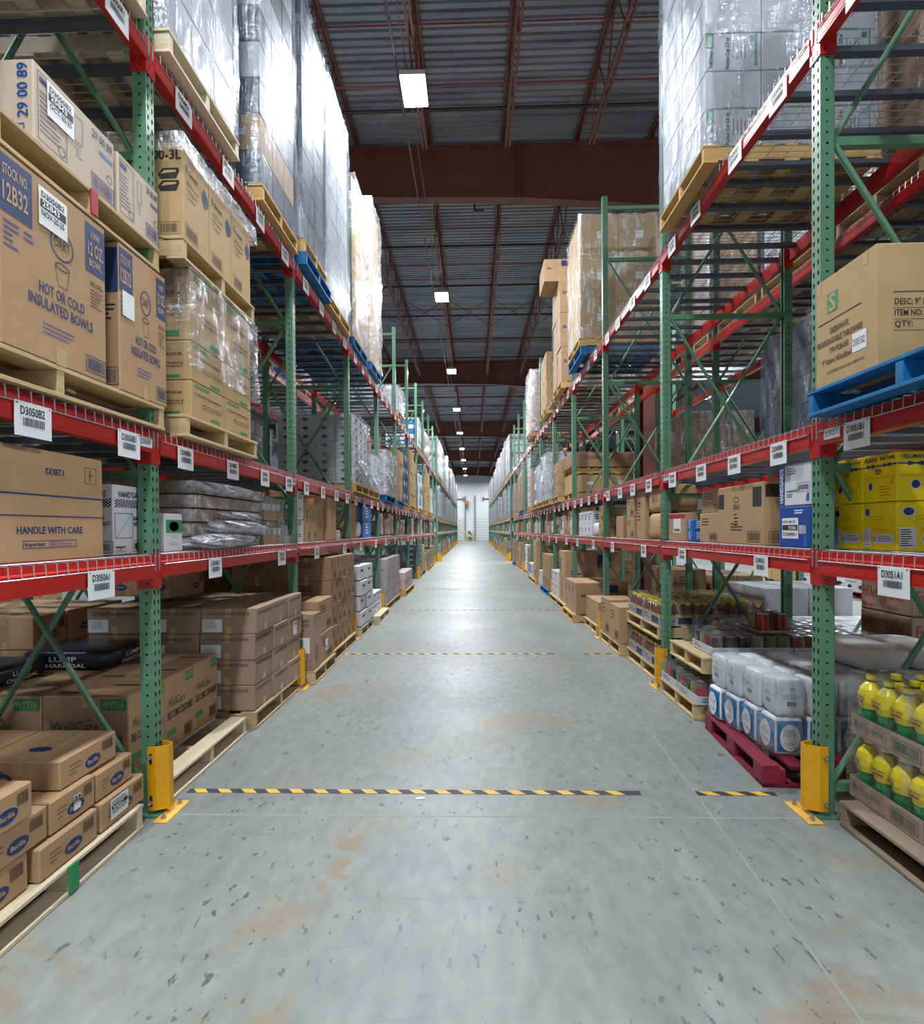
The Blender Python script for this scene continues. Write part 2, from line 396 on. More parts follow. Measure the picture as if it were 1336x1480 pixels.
def post_mesh(h, holes=True, m='green_paint'):
    mb = MB(); z0 = .012
    if holes:
        punched(mb, (0, -PW/2, z0), (0, 1, 0), (0, 0, 1), PW, h-z0, 2, .059, m, 'tear')
        punched(mb, (-PD, -PW/2, z0), (1, 0, 0), (0, 0, 1), PD, h-z0, 1, .059, m, 'round')
        punched(mb, (0, PW/2, z0), (-1, 0, 0), (0, 0, 1), PD, h-z0, 1, .059, m, 'round')
    else:
        mb.add([(0, -PW/2, z0), (0, PW/2, z0), (0, PW/2, h), (0, -PW/2, h)], [(0, 1, 2, 3)], m)
        mb.add([(-PD, -PW/2, z0), (0, -PW/2, z0), (0, -PW/2, h), (-PD, -PW/2, h)], [(0, 1, 2, 3)], m)
        mb.add([(0, PW/2, z0), (-PD, PW/2, z0), (-PD, PW/2, h), (0, PW/2, h)], [(0, 1, 2, 3)], m)
    # returned lips and inner wall, so the section has thickness
    mb.box(-PD-.001, -PD+.003, -PW/2, -PW/2+.022, z0, h, m); mb.box(-PD-.001, -PD+.003, PW/2-.022, PW/2, z0, h, m)
    mb.box(-.012, -.009, -PW/2+.003, PW/2-.003, z0, h-.01, 'green_dark')
    return mb.mesh('post')
PM = post_mesh(POST_H); PMS = post_mesh(POST_H, False)
def foot_mesh():
    mb = MB(); mb.box(-.11, .03, -.075, .075, 0, .012, 'green_paint')
    mb.tube((-.09, .055, .012), (-.09, .055, .035), .009, 'zinc'); mb.tube((-.09, -.055, .012), (-.09, -.055, .035), .009, 'zinc')
    return mb.mesh('foot_plate')
FM = foot_mesh()
PANELS = [(.16, 1.96), (1.96, 3.78), (3.78, 5.6), (5.6, 6.36)]
def hbrace_mesh():
    mb = MB(); mb.box(-DEPTH+PD-.002, -PD+.002, -.022, .022, -.024, .024, 'green_paint'); return mb.mesh('horizontal_brace')
HB = hbrace_mesh()
def dbrace_mesh(z0, z1, flip):
    mb = MB(); a, b = (-PD-.02, -DEPTH+PD+.02) if not flip else (-DEPTH+PD+.02, -PD-.02)
    y = .012 if flip else -.012
    mb.tube((a, y, z0+.02), (b, y, z1-.02), .017, 'green_paint', 8); return mb.mesh('diagonal_brace')
DB = {(i, f): dbrace_mesh(*PANELS[i], f) for i in range(3) for f in (False, True)}
def simple_bracing():
    mb = MB()
    for z in (.16, 1.96, 3.78, 5.6, 6.36): mb.box(-DEPTH+PD, -PD, -.02, .02, z-.022, z+.022, 'green_paint')
    for i in range(3):
        mb.tube((-PD, -.012, PANELS[i][0]), (-DEPTH+PD, -.012, PANELS[i][1]), .016, 'green_paint', 5)
        mb.tube((-DEPTH+PD, .012, PANELS[i][0]), (-PD, .012, PANELS[i][1]), .016, 'green_paint', 5)
    return mb.mesh('bracing')
SB = simple_bracing()
def side_name(s, row=0): return ('left' if s < 0 else 'right')+(' rack' if row == 0 else ' rear rack')
def upright(s, k, row=0, full=True):
    base = FX(s, 0 if row == 0 else DEPTH+.32)
    y = PY(s, k)+PW/2
    rz = 0 if s < 0 else math.pi
    nm = f"green rack upright, {ORD[k]} along the {side_name(s,row)}"
    if k == 0: nm = f"green rack upright beside the camera, first of {side_name(s,row)}"
    if k > NB1 and row == 0: nm = f"green rack upright past the cross aisle, {ORD[k-11]} of {side_name(s,row)}"
    e = empty('upright_frame', (base, y, 0), rz, nm, 'rack upright', f"upright frames of the {side_name(s,row)}")
    p = PM if full else PMS
    link('post', p, e); link('post', p, e, (-DEPTH, 0, 0), math.pi)
    link('foot_plate', FM, e); link('foot_plate', FM, e, (-DEPTH, 0, 0), math.pi)
    if full:
        for z in (.16, 1.96, 3.78, 5.6, 6.36): link('horizontal_brace', HB, e, (0, 0, z))
        for i in range(3):
            for f in (False, True): link('diagonal_brace', DB[(i, f)], e)
    else: link('bracing', SB, e)
    return e

BL = P-PW
def beam_mesh(m='red_paint', bracket=False):
    mb = MB(); L = BL/2
    prof = [(.014, .062), (.014, .150), (-.004, .158), (-.004, .190), (-.046, .190), (-.046, .062)]
    vs = [(x, y, z) for y in (-L, L) for x, z in prof]; n = len(prof)
    mb.add(vs, [(i, n+i, n+(i+1) % n, (i+1) % n) for i in range(n)]+[tuple(range(n-1, -1, -1)), tuple(range(n, 2*n))], m)
    mb.box(.014, .0155, -L, L, .075, .079, m); mb.box(.014, .0155, -L, L, .128, .132, m)
    return mb.mesh('beam_body')
def bracket_mesh(sgn, m='red_paint'):
    mb = MB(); L = BL/2
    y0, y1 = (L, L+PW/2-.001) if sgn > 0 else (-L-PW/2+.001, -L)
    mb.box(.001, .006, y0, y1, 0, .2, m)
    ys = (L-.006, L) if sgn > 0 else (-L, -L+.006)
    ys = (ys[0]-.001, ys[1]-.001) if sgn > 0 else (ys[0]+.001, ys[1]+.001)
    mb.box(-.085, .006, ys[0], ys[1], 0, .2, m)
    yc = (y0+y1)/2
    mb.box(.006, .012, yc-.006, yc+.006, .1, .19, 'zinc', .002)
    for z in (.02, .035, .085): mb.tube((.005, yc, z), (.009, yc, z), .005, 'red_paint', 6)
    yq = ys[0] if sgn > 0 else ys[1]; mb.tube((-.025, yq-.0012*sgn, .03), (-.025, yq, .03), .006, 'dark', 8)
    return mb.mesh('end_bracket')
BMs = {m: (beam_mesh(m), bracket_mesh(-1, m), bracket_mesh(1, m)) for m in ('red_paint', 'beam_pale')}
LVN = {'A': 'lowest', 'B': 'middle', 'C': 'top'}
def bayname(k): return 'near bay' if k == 0 else f"bay {['zero','one','two','three','four','five','six','seven','eight','nine','ten'][k]}" if k <= 10 else ''
def beam(s, k, lv, pos=0, m='red_paint'):
    """pos 0 aisle beam, 1 rear beam, 2 inner beam of the rear rack, 3 its outer beam"""
    d = [0, DEPTH, DEPTH+.32, 2*DEPTH+.32][pos]; y = PY(s, k)+PW/2+P/2
    rz = 0 if s < 0 else math.pi
    if pos in (1, 3): rz += math.pi
    where = ['aisle side', 'back side', 'inner side of rear rack', 'outer side of rear rack'][pos]
    col = 'red' if m == 'red_paint' else 'pale'
    lab = f"{col} {LVN[lv]} level beam, {ORD[k] if k<=NB1 else ORD[k-11]} {'span' if k<=NB1 else 'span past cross aisle'}, {SIDE[s]} {where}"
    e = empty('load_beam', (FX(s, d), y, LV[lv]), rz, lab, 'rack beam', f"{col} load beams of the {SIDE[s]} racks")
    e['kind'] = 'thing'
    a, b, c = BMs[m]; link('beam_body', a, e); link('end_bracket', b, e); link('end_bracket', c, e)

def deck_wire_mesh(full=True, ly=1.2):
    mb = MB(); n = int(ly/.061) if full else 8; r = .0029
    ys = [-ly/2+ly*(i+.5)/n for i in range(n)]
    for y in ys:
        for xa, xb in ((.0175, -DEPTH-.0175),):
            mb.tube((xa, y, .003), (xb, y, .003), r, 'wire', 4, cap=False)
        mb.tube((.0175, y, .003), (.0205, y, -.052), r, 'wire', 4, cap=False)
    for x, z in [(.0205, -.052)]+[(-.02-i*(DEPTH-.04)/9, .008) for i in range(10)]:
        mb.tube((x, -ly/2, z), (x, ly/2, z), r, 'wire', 4, cap=False)
    return mb.mesh('wire_mesh')
DW = deck_wire_mesh(); DWS = deck_wire_mesh(False, 2.4)
def chan_mesh():
    mb = MB(); mb.box(-DEPTH+.05, -.048, -.026, .026, -.036, .0, 'channel'); return mb.mesh('support_channel')
CH = chan_mesh()
def deck(s, k, lv, row=0):
    base = FX(s, 0 if row == 0 else DEPTH+.32)
    rz = 0 if s < 0 else math.pi
    if k > NB1 or (k > 5):
        y = PY(s, k)+PW/2+P/2
        e = empty('wire_deck', (base, y, LV[lv]+.19), rz, f"wire mesh deck on {LVN[lv]} level, {ORD[k] if k<=NB1 else ORD[k-11]} {'span' if k<=NB1 else 'span past cross aisle'}, {side_name(s,row)}", 'wire deck', 'wire mesh shelf decks')
        link('wire_mesh', DWS, e)
        for yy in (-.8, 0, .8): link('support_channel', CH, e, (0, yy, 0))
        return
    for h in (0, 1):
        y = PY(s, k)+PW/2+P/2+(-.61 if h == 0 else .61)
        e = empty('wire_deck', (base, y, LV[lv]+.19), rz, f"wire mesh deck on {LVN[lv]} level, {ORD[k]} span, {'near' if h==0 else 'far'} half, {side_name(s,row)}", 'wire deck', 'wire mesh shelf decks')
        link('wire_mesh', DW, e)
        for yy in (-.5, -.17, .17, .5): link('support_channel', CH, e, (0, yy, 0))

for s in (-1, 1):
    for k in range(0, NB1+1): upright(s, k, 0)
    for k in range(11, NB2+1): upright(s, k, 0, False)
    for k in range(0, 8): upright(s, k, 1, k < 5)
    for k in range(0, NB1):
        for lv in 'ABC':
            beam(s, k, lv, 0); beam(s, k, lv, 1)
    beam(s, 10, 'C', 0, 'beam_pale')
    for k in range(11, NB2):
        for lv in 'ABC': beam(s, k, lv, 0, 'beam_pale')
    for k in range(0, 7):
        for lv in 'BC': beam(s, k, lv, 2)
    for k in range(0, 5): beam(s, k, 'C', 3)
    for k in range(0, NB1):
        for lv in 'ABC': deck(s, k, lv)
    for k in range(10, NB2):
        for lv in ('ABC' if k > 10 else 'C'): deck(s, k, lv)
    for k in range(0, 6):
        for lv in 'BC':
            if not (s > 0 and k == 4): deck(s, k, lv, 1)

# post guards
def guard_meshes():
    mb = MB(); t = .006
    # plan outline (local: aisle = +x, y along aisle): near flange, chamfer, nose, chamfer, far flange
    pts = [(-.035, -.052), (.012, -.052), (.075, -.022), (.075, .022), (.012, .052), (-.035, .052)]
    ins = [(-.035, -.052+t), (.010, -.052+t), (.075-t, -.022+.003), (.075-t, .022-.003), (.010, .052-t), (-.035, .052-t)]
    n = len(pts); z0, z1 = .035, .40; vs = []
    for p in (pts, ins):
        for z in (z0, z1): vs += [(x, y, z) for x, y in p]
    F = []
    for i in range(n-1):
        F += [(i, i+1, n+i+1, n+i), (2*n+i+1, 2*n+i, 3*n+i, 3*n+i+1), (n+i, n+i+1, 3*n+i+1, 3*n+i), (i+1, i, 2*n+i, 2*n+i+1)]
    F += [(0, n, 3*n, 2*n), (n-1, 2*n-1+0, 4*n-1, 3*n-1)]
    mb.add(vs, F, 'yellow_paint')
    for z in (.09, .33):
        mb.box(-.024, -.008, -.0535, -.052, z-.03, z+.03, 'dark')
    sh = mb.mesh('shield')
    mb = MB(); mb.box(.032, .115, -.125, .125, 0, .008, 'yellow_plate', .002); pl = mb.mesh('base_plate')
    mb = MB(); mb.tube((0, 0, 0), (0, 0, .012), .014, 'zinc', 6); mb.tube((0, 0, .012), (0, 0, .03), .007, 'zinc', 8); bo = mb.mesh('anchor_bolt')
    mb = MB(); mb.tube((0, 0, 0), (0, -.012, 0), .012, 'zinc', 6); mb.tube((0, -.012, 0), (0, -.026, -.006), .006, 'zinc', 8); bb = mb.mesh('clamp_bolt')
    return sh, pl, bo, bb
GS, GP, GB, GC = guard_meshes()
for s in (-1, 1):
    for k in list(range(1, 11))+list(range(11, NB2+1)):
        e = empty('post_guard', (FX(s, 0), PY(s, k)+PW/2, 0), 0 if s < 0 else math.pi,
                  f"yellow steel guard bolted round the foot of {SIDE[s]} upright {ORD[k-1] if k<=10 else ORD[k-11]+' past cross aisle'}", 'post guard', 'yellow post guards')
        link('shield', GS, e); link('base_plate', GP, e)
        if k < 8:
            for yy in (-.085, .085): link('anchor_bolt', GB, e, (.075, yy, .008))
            for z in (.08, .34): link('clamp_bolt', GC, e, (-.016, -.052 if s < 0 else .052, z), 0 if s < 0 else math.pi)

# end of row guards by the cross aisle
for s in (-1, 1):
    mb = MB(); x0, x1 = (0, .22)
    mb.add([(0, 0, 0), (.22, 0, 0), (.22, 0, .28), (.02, 0, .48), (0, 0, .48), (0, .05, 0), (.22, .05, 0), (.22, .05, .28), (.02, .05, .48), (0, .05, .48)],
           [(0, 1, 2, 3, 4), (9, 8, 7, 6, 5), (0, 5, 6, 1), (1, 6, 7, 2), (2, 7, 8, 3), (3, 8, 9, 4), (4, 9, 5, 0)], 'yellow_paint')
    mb.box(0, .26, -.05, .1, 0, .01, 'yellow_plate')
    o = mb.build('row_end_guard', None, (FX(s, -.02), PY(s, 11)-.22, 0), 0 if s < 0 else math.pi)
    tag(o, f"tall yellow end guard with sloped top at the cross aisle, {SIDE[s]} side", 'guard')

# location placards
def placard(s, k, lv, pos, y, w=.185, h=.14, tilt=0.0):
    code = f"D{(3050 if s<0 else 3051)-2*k}{ {'A':'A','B':'B','C':'E'}[lv]}{pos}"
    mb = MB(); mb.box(-.0015, .0015, -w/2, w/2, -h, 0, 'paper')
    f = Face(mb, 'x+', .003, w, h); f.o = Vector((.0015, -w/2, -h))
    if k <= 4:
        f.text(code, w*.14, h*.62, h*.24, 'ink_black', w=w*.66)
        f.bars(w*.2, h*.3, w*.8, h*.54, 'ink_black', seed=k*7+pos)
        for u in (.06, .94): f.ell(w*u, h*.93, .004, .004, 'dark', n=8)
    else:
        f.rect(w*.14, h*.62, w*.8, h*.82, 'paper_grey'); f.rect(w*.2, h*.3, w*.8, h*.54, 'ink_black')
    o = mb.build('location_placard', None, (FX(s, -.024), y, LV[lv]+.143), (0 if s < 0 else math.pi)+tilt)
    tag(o, f"white location card reading {code} hanging on the {LVN[lv]} {SIDE[s]} beam", 'location card', 'white location cards on the beams')
OFFS = {-1: {'A': ((2, .68), (1, 2.02)), 'B': ((4, .30), (3, .98), (2, 1.62), (1, 2.25)), 'C': ((4, .33), (3, .96), (2, 1.58), (1, 2.2))},
        1: {'A': ((2, .55), (1, 1.92)), 'B': ((4, .34), (3, .92), (2, 1.5), (1, 2.16)), 'C': ((4, .34), (3, .90), (2, 1.6), (1, 2.15))}}
for s in (-1, 1):
    for k in range(0, 10):
        y0 = PY(s, k)
        for lv, lst in OFFS[s].items():
            for pos, off in lst:
                if k == 0 and off < 1.2: continue
                placard(s, k, lv, pos, y0+off+.04+(RND.uniform(-.03, .03) if k > 1 else 0), tilt=RND.uniform(-.03, .03))
# the small handwritten bay strips beside the middle beam brackets
for s, k, code in ((-1, 0, 'D3050'), (1, 0, 'D3051'), (-1, 1, 'D3048'), (1, 1, 'D3049'), (-1, 2, 'D3046'), (1, 2, 'D3047')):
    mb = MB(); mb.box(0, .001, -.065, .065, 0, .055, 'paper')
    f = Face(mb, 'x+', .002, .13, .055); f.o = Vector((.001, -.065, 0)); f.text(code, .012, .014, .028, 'ink_black', w=.1, rot=.04, bold=False)
    yy = PY(s, k+1)-(.075 if s < 0 else .12)
    o = mb.build('bay_strip', None, (FX(s, -.0155), yy, LV['B']+.085), 0 if s < 0 else math.pi)
    tag(o, f"small paper strip with {code} handwritten stuck on the {SIDE[s]} middle beam", 'label strip')

# ------------------------------------------------------------------ pallets
_PL = {}
def pallet_parts(w, l, wood, rough=0):
    k = (round(w, 3), round(l, 3), wood)
    if k in _PL: return _PL[k]
    r = random.Random(hash(str(k)) & 255)
    st = MB(); st.box(-w/2+.004, w/2-.004, -.022, .022, .02, .12, wood, .002)
    td = MB(); n = 7
    for i in range(n):
        bw = .13 if i in (0, n-1) else .09; cx = -w/2+bw/2+(w-bw)*i/(n-1) if i in (0, n-1) else -w/2+.14+(w-.28)*(i)/(n-1)
        a = r.uniform(-.006, .006)
        td.box(cx-bw/2, cx+bw/2, -l/2+r.uniform(0, .008), l/2-r.uniform(0, .008), .12, .138+a*.2, wood, .0015)
    bd = MB()
    for i in range(5):
        bw = .11; cx = -w/2+bw/2+(w-bw)*i/4
        bd.box(cx-bw/2, cx+bw/2, -l/2+r.uniform(0, .01), l/2-r.uniform(0, .01), .002, .02, wood, .0015)
    _PL[k] = (st.mesh('stringer'), td.mesh('top_boards'), bd.mesh('bottom_boards')); return _PL[k]
def pallet(s, xf, y0, y1, z, label, wood='pine', w=1.1, group=None, parent=None, rz=0):
    """xf = world X of the aisle-side edge"""
    l = y1-y0; cx = xf-w/2 if s < 0 else xf+w/2
    a, b, c = pallet_parts(w, l, wood)
    if parent: e = link('pallet', None, parent, (cx-parent.location.x, (y0+y1)/2-parent.location.y, z-parent.location.z))
    else: e = empty('pallet', (cx, (y0+y1)/2, z), rz, label, 'pallet', group)
    for yy in (-l/2+.03, 0, l/2-.03): link('stringer', a, e, (0, yy, 0))
    link('top_boards', b, e); link('bottom_boards', c, e)
    return e

# ------------------------------------------------------------------ cartons
def carton_body(mb, w, l, h, m, s, tape='tape', seam=True, ch=.006):
    mb.box(-w/2, w/2, -l/2, l/2, 0, h, m, ch)
    if seam:
        t = Face(mb, 't', w, l, h); t.rect(w/2-.0012, .004, w/2+.0012, l-.004, 'seam')
        if tape: t.rect(w/2-.025, .004, w/2+.025, l-.004, tape, .0008)
        n = Face(mb, 'n', w, l, h)
        if tape: n.rect(w/2-.025, h-.07, w/2+.025, h-.003, tape); n.rect(w/2-.025, .003, w/2+.025, .06, tape)
STY = {}
def sty(name, m='kraft', tape='tape'):
    def d(fn): STY[name] = (fn, m, tape); return fn
    return d
@sty('plain')
def _(a, n, t, w, l, h, s): pass
@sty('generic')
def _(a, n, t, w, l, h, s):
    a.lines(a.W*.12, h*.8, a.W*.5, 3, h*.1, h*.03, 'ink_brown', 3); a.bars(a.W*.55, h*.12, a.W*.88, h*.3, 'ink_brown', 4, .003)
    n.lines(n.W*.2, h*.75, n.W*.5, 3, h*.1, h*.035, 'ink_brown', 5); n.frame(n.W*.65, h*.12, n.W*.88, h*.32, .003, 'ink_brown')
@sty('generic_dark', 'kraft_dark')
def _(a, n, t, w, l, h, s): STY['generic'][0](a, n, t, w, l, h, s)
@sty('dns', 'kraft_grey')
def _(a, n, t, w, l, h, s):
    for f in (a, n): f.text('DO NOT DOUBLE STACK', f.W/2, h*.74, h*.11, 'ink_brown', 'c', f.W*.78)
    n.rect(n.W*.03, h*.08, n.W*.39, h*.58, 'paper'); n.lines(n.W*.06, h*.5, n.W*.28, 6, h*.06, h*.018, 'paper_grey', 3)
    a.rect(a.W*.45, h*.02, a.W*.6, h*.3, 'tape')
@sty('wyt', 'kraft')
def _(a, n, t, w, l, h, s):
    for f in (a, n):
        f.rect(f.W*.68, h*.83, f.W*.98, h*.97, 'ink_green'); f.text('WYT16', f.W*.7, h*.865, h*.075, 'ink_kraft', 'l', f.W*.25)
        f.text('WellCare', f.W*.38, h*.58, h*.12, 'ink_dkgreen', 'c', f.W*.56, bold=False)
        f.poly([(f.W*.5, h*.69), (f.W*.54, h*.74), (f.W*.58, h*.69), (f.W*.54, h*.71)], 'ink_dkgreen')
        f.text('DELI COMBO CONTAINERS', f.W/2, h*.42, h*.1, 'ink_black', 'c', f.W*.86)
        f.rect(f.W*.06, h*.18, f.W*.34, h*.27, 'ink_green'); f.ring(f.W*.25, h*.1, f.W*.1, h*.04, .004, 'ink_brown'); f.bars(f.W*.62, h*.06, f.W*.9, h*.22, 'ink_brown', 3)
    t.rect(t.W*.1, t.H*.15, t.W*.4, t.H*.24, 'ink_dkgreen'); t.rect(t.W*.55, t.H*.6, t.W*.9, t.H*.68, 'ink_dkgreen')
@sty('wyt_up', 'kraft_gold')
def _(a, n, t, w, l, h, s):
    for f in (a, n):
        f.rect(f.W*.1, h*.86, f.W*.5, h*.95, 'ink_green'); f.text('WYT16', f.W*.13, h*.88, h*.045, 'ink_kraft', 'l', f.W*.3)
        f.text('CONTAINERS', f.W*.88, h*.64, h*.06, 'ink_brown', 'r', f.W*.8)
        f.text('MICROWAVEABLE', f.W*.9, h*.42, h*.035, 'ink_brown', 'r', f.W*.6); f.text('LEAK RESISTANT', f.W*.9, h*.34, h*.035, 'ink_brown', 'r', f.W*.6)
        f.rect(f.W*.55, h*.06, f.W*.85, h*.14, 'ink_green')
@sty('barilla', 'kraft')
def _(a, n, t, w, l, h, s):
    for f, uu in ((a, .55), (n, .3)):
        f.ell(f.W*uu, h*.38, .055, .03, 'ink_navy'); f.text('Barilla', f.W*uu, h*.38-.009, .02, 'ink_kraft', 'c', .075)
        f.lines(f.W*.15, h*.62, f.W*.2, 3, .02, .004, 'ink_brown', 2)
    a.bars(a.W*.72, h*.5, a.W*.92, h*.85, 'ink_brown', 8); t.ell(t.W*.5, t.H*.35, .055, .03, 'ink_navy')
def dart(a, n, t, w, l, h, s):
    W = a.W
    a.rect(0, h*.68, W*.26, h*.97, 'ink_navy'); a.text('STOCK NO.', W*.025, h*.87, h*.055, 'ink_kraft', 'l', W*.2); a.text('12B32', W*.025, h*.74, h*.095, 'ink_kraft', 'l', W*.2)
    a.rect(W*.77, h*.66, W-.006, h*.96, 'ink_navy'); a.text('12 OZ.', W*.8, h*.77, h*.08, 'ink_kraft', 'l', W*.17); a.text('BOWL', W*.81, h*.7, h*.045, 'ink_kraft', 'l', W*.14)
    a.text('1000', W*.83, h*.88, h*.04, 'ink_kraft', 'l', W*.1); a.text('NO CFCs', W*.82, h*.58, h*.028, 'ink_black', 'l', W*.14); a.lines(W*.82, h*.55, W*.15, 6, h*.02, h*.006, 'ink_brown', 6)
    a.lines(W*.03, h*.63, W*.12, 5, h*.03, h*.012, 'ink_purple', 2); a.lines(W*.19, h*.63, W*.1, 2, h*.03, h*.012, 'ink_purple', 3)
    a.ring(W*.53, h*.7, W*.115, h*.09, .008, 'ink_navy'); a.text('DART', W*.53, h*.675, h*.06, 'ink_black', 'c', W*.15, bold=False)
    a.ring(W*.53, h*.575, W*.07, h*.022, .003, 'ink_black'); a.ring(W*.53, h*.575, W*.06, h*.016, .002, 'ink_black')
    for q in (-1, 1): a.poly([(W*(.53+q*.07), h*.575), (W*(.53+q*.045), h*.46), (W*(.53+q*.041), h*.46), (W*(.53+q*.066), h*.575)], 'ink_black')
    a.rect(W*.487, h*.455, W*.573, h*.46, 'ink_black')
    a.text('HOT OR COLD', W*.53, h*.37, h*.06, 'ink_navy', 'c', W*.44); a.text('INSULATED BOWLS', W*.53, h*.285, h*.06, 'ink_navy', 'c', W*.62)
    a.lines(W*.34, h*.2, W*.4, 3, h*.025, h*.008, 'ink_purple', 9); a.bars(W*.78, h*.05, W*.97, h*.12, 'ink_navy', 3, .004)
    a.rect(W*.46, h*.0, W*.56, h*.1, 'tape', .0008)
    n.rect(n.W*.72, h*.66, n.W-.006, h*.96, 'ink_navy'); n.lines(n.W*.8, h*.6, n.W*.18, 5, h*.03, h*.01, 'ink_black'); n.bars(n.W*.8, h*.05, n.W*.97, h*.14, 'ink_navy', 3, .003)
sty('dart', 'kraft')(dart)
@sty('n2900', 'kraft_light')
def _(a, n, t, w, l, h, s):
    B = 'ink_blue'; W = a.W
    n.text('29 00 89', n.W-.025, h*.62, h*.13, 'glove_blue', 'c', h*.66, rot=math.pi/2); n.bars(n.W*.3, h*.06, n.W-.05, h*.2, 'ink_purple', 5); n.frame(n.W*.28, h*.04, n.W-.04, h*.22, .005, 'glove_blue')
    a.frame(W*.04, h*.08, W*.36, h*.92, .003, B); a.text('Kleenex', W*.06, h*.8, h*.09, B, 'l', W*.14) if False else a.rect(W*.06, h*.8, W*.2, h*.87, B)
    a.lines(W*.06, h*.68, W*.24, 9, h*.06, h*.014, 'ink_purple', 4); a.ring(W*.3, h*.17, .022, .022, .004, B)
    a.frame(W*.45, h*.5, W*.56, h*.85, .003, 'ink_purple'); a.lines(W*.46, h*.46, W*.1, 4, h*.05, h*.01, 'ink_purple', 9)
    a.text('29 00 89', W*.68, h*.8, h*.11, B, 'l', W*.28); a.rect(W*.78, h*.64, W*.97, h*.7, 'glove_blue'); a.bars(W*.69, h*.1, W*.96, h*.26, 'ink_purple', 7, .005)
    a.ring(W*.92, h*.4, .02, .02, .004, B)
@sty('n89', 'kraft_light')
def _(a, n, t, w, l, h, s):
    STY['n2900'][0](a, MBNULL, t, w, l, h, s)
    W = n.W; n.text('89', W*.84, h*.82, h*.13, 'glove_blue', 'c', W*.18); n.rect(W*.73, h*.66, W*.95, h*.73, 'sky_blue'); n.ring(W*.84, h*.45, .02, .02, .005, 'glove_blue')
    n.lines(W*.75, h*.36, W*.18, 2, h*.03, h*.008, 'ink_purple'); n.frame(W*.77, h*.06, W*.93, h*.19, .005, 'glove_blue')
@sty('genpak', 'kraft_gold')
def _(a, n, t, w, l, h, s):
    W = n.W; n.text('300-3L', W-.01, h*.82, h*.1, 'ink_black', 'r', W*.42)
    cx, cy = W*.84, h*.6
    for dy in (.04, -.035):
        n.poly([(cx-.075, cy+dy), (cx-.045, cy+dy+.035), (cx+.055, cy+dy+.035), (cx+.06, cy+dy+.015), (cx+.04, cy+dy-.03), (cx-.06, cy+dy-.03)], 'ink_black')
        n.poly([(cx-.058, cy+dy), (cx-.035, cy+dy+.022), (cx+.038, cy+dy+.022), (cx+.04, cy+dy+.01)], 'kraft_gold', .002)
    n.bars(W*.72, h*.06, W*.93, h*.15, 'ink_black', 6, .002)
    W = a.W; a.rect(W*.09, h*.72, W*.16, h*.8, 'ink_purple'); a.text('Genpak', W*.2, h*.72, h*.05, 'ink_brown', 'l', W*.35)
    for i, q in enumerate(('All Purpose', 'Hinged', 'Container')): a.text(q, W*.12, h*(.6-.07*i), h*.04, 'ink_brown', 'l', W*(.45-.06*i), bold=False)
    a.poly([(W*.7, h*.7), (W*.8, h*.78), (W*.95, h*.7), (W*.95, h*.6), (W*.8, h*.55), (W*.72, h*.62)], 'ink_navy'); a.bars(W*.1, h*.05, W*.5, h*.16, 'ink_brown', 6, .002)
@sty('greenwave', 'kraft_gold')
def _(a, n, t, w, l, h, s):
    W = a.W
    a.rect(W*.22, h*.66, W*.4, h*.84, 'ink_green'); a.text('S', W*.31, h*.675, h*.15, 'ink_kraft', 'c', W*.12)
    a.rect(W*.05, h*.585, W*.78, h*.595, 'ink_black')
    a.text('GREENWAVE', W*.42, h*.47, h*.05, 'ink_brown', 'c', W*.32); a.text('BIODEGRADABLE TABLEWARE', W*.42, h*.38, h*.05, 'ink_brown', 'c', W*.76)
    a.text('TW-POB-045', W*.42, h*.29, h*.05, 'ink_brown', 'c', W*.32); a.text('9" Round 45oz.Bowl', W*.38, h*.2, h*.05, 'ink_brown', 'c', W*.5)
    a.text('NOT SUITABLE FOR BACKYARD COMPOSTING', W*.52, h*.11, h*.022, 'ink_brown', 'c', W*.6)
    a.rect(W*.64, h*.2, W*.86, h*.36, 'paper'); a.text('D3051B2', W*.655, h*.25, h*.06, 'ink_black', 'l', W*.18, bold=False)
    a.rect(W*.04, h*.88, W*.1, h-.004, 'tape'); a.rect(W*.8, h*.88, W*.88, h-.004, 'tape')
    W = n.W; n.rect(W*.12, h*.6, W*.9, h*.607, 'ink_black')
    for i, q in enumerate(('DESC: 9" Round 45oz. Bowl', 'ITEM NO:  TW-FOB-045', 'QTY:          50')):
        n.text(q, W*.13, h*(.5-.09*i), h*.05, 'ink_brown', 'l', W*(.58, .5, .36)[i]); n.rect(W*.12, h*(.47-.09*i), W*.9, h*(.474-.09*i), 'ink_black')
    n.frame(W*.38, h*.73, W*.56, h*.88, .003, 'ink_black'); n.poly([(W*.41, h*.81), (W*.44, h*.84), (W*.5, h*.84), (W*.53, h*.81)], 'ink_black'); n.rect(W*.467, h*.76, W*.473, h*.82, 'ink_black')
@sty('handle', 'kraft', None)
def _(a, n, t, w, l, h, s):
    W = a.W
    a.rect(0.003, h*.585, W-.003, h*.6, 'ink_navy'); a.rect(0.003, h*.4, W-.003, h*.412, 'ink_navy')
    a.text('HANDLE WITH CARE', W*.66, h*.25, h*.062, 'ink_navy', 'c', W*.38); a.frame(W*.5, h*.12, W*.81, h*.19, .003, 'ink_navy'); a.text('Important', W*.51, h*.14, h*.035, 'ink_navy', 'l', W*.11); a.lines(W*.64, h*.17, W*.15, 3, h*.018, h*.006, 'ink_purple')
    a.text('12B32', W*.68, h*.84, h*.055, 'ink_navy', 'c', W*.11, rot=math.pi); a.frame(W*.87, h*.74, W*.95, h*.9, .002, 'ink_brown'); a.rect(W*.885, h*.82, W*.935, h*.825, 'ink_brown'); a.rect(W*.905, h*.76, W*.91, h*.88, 'ink_brown')
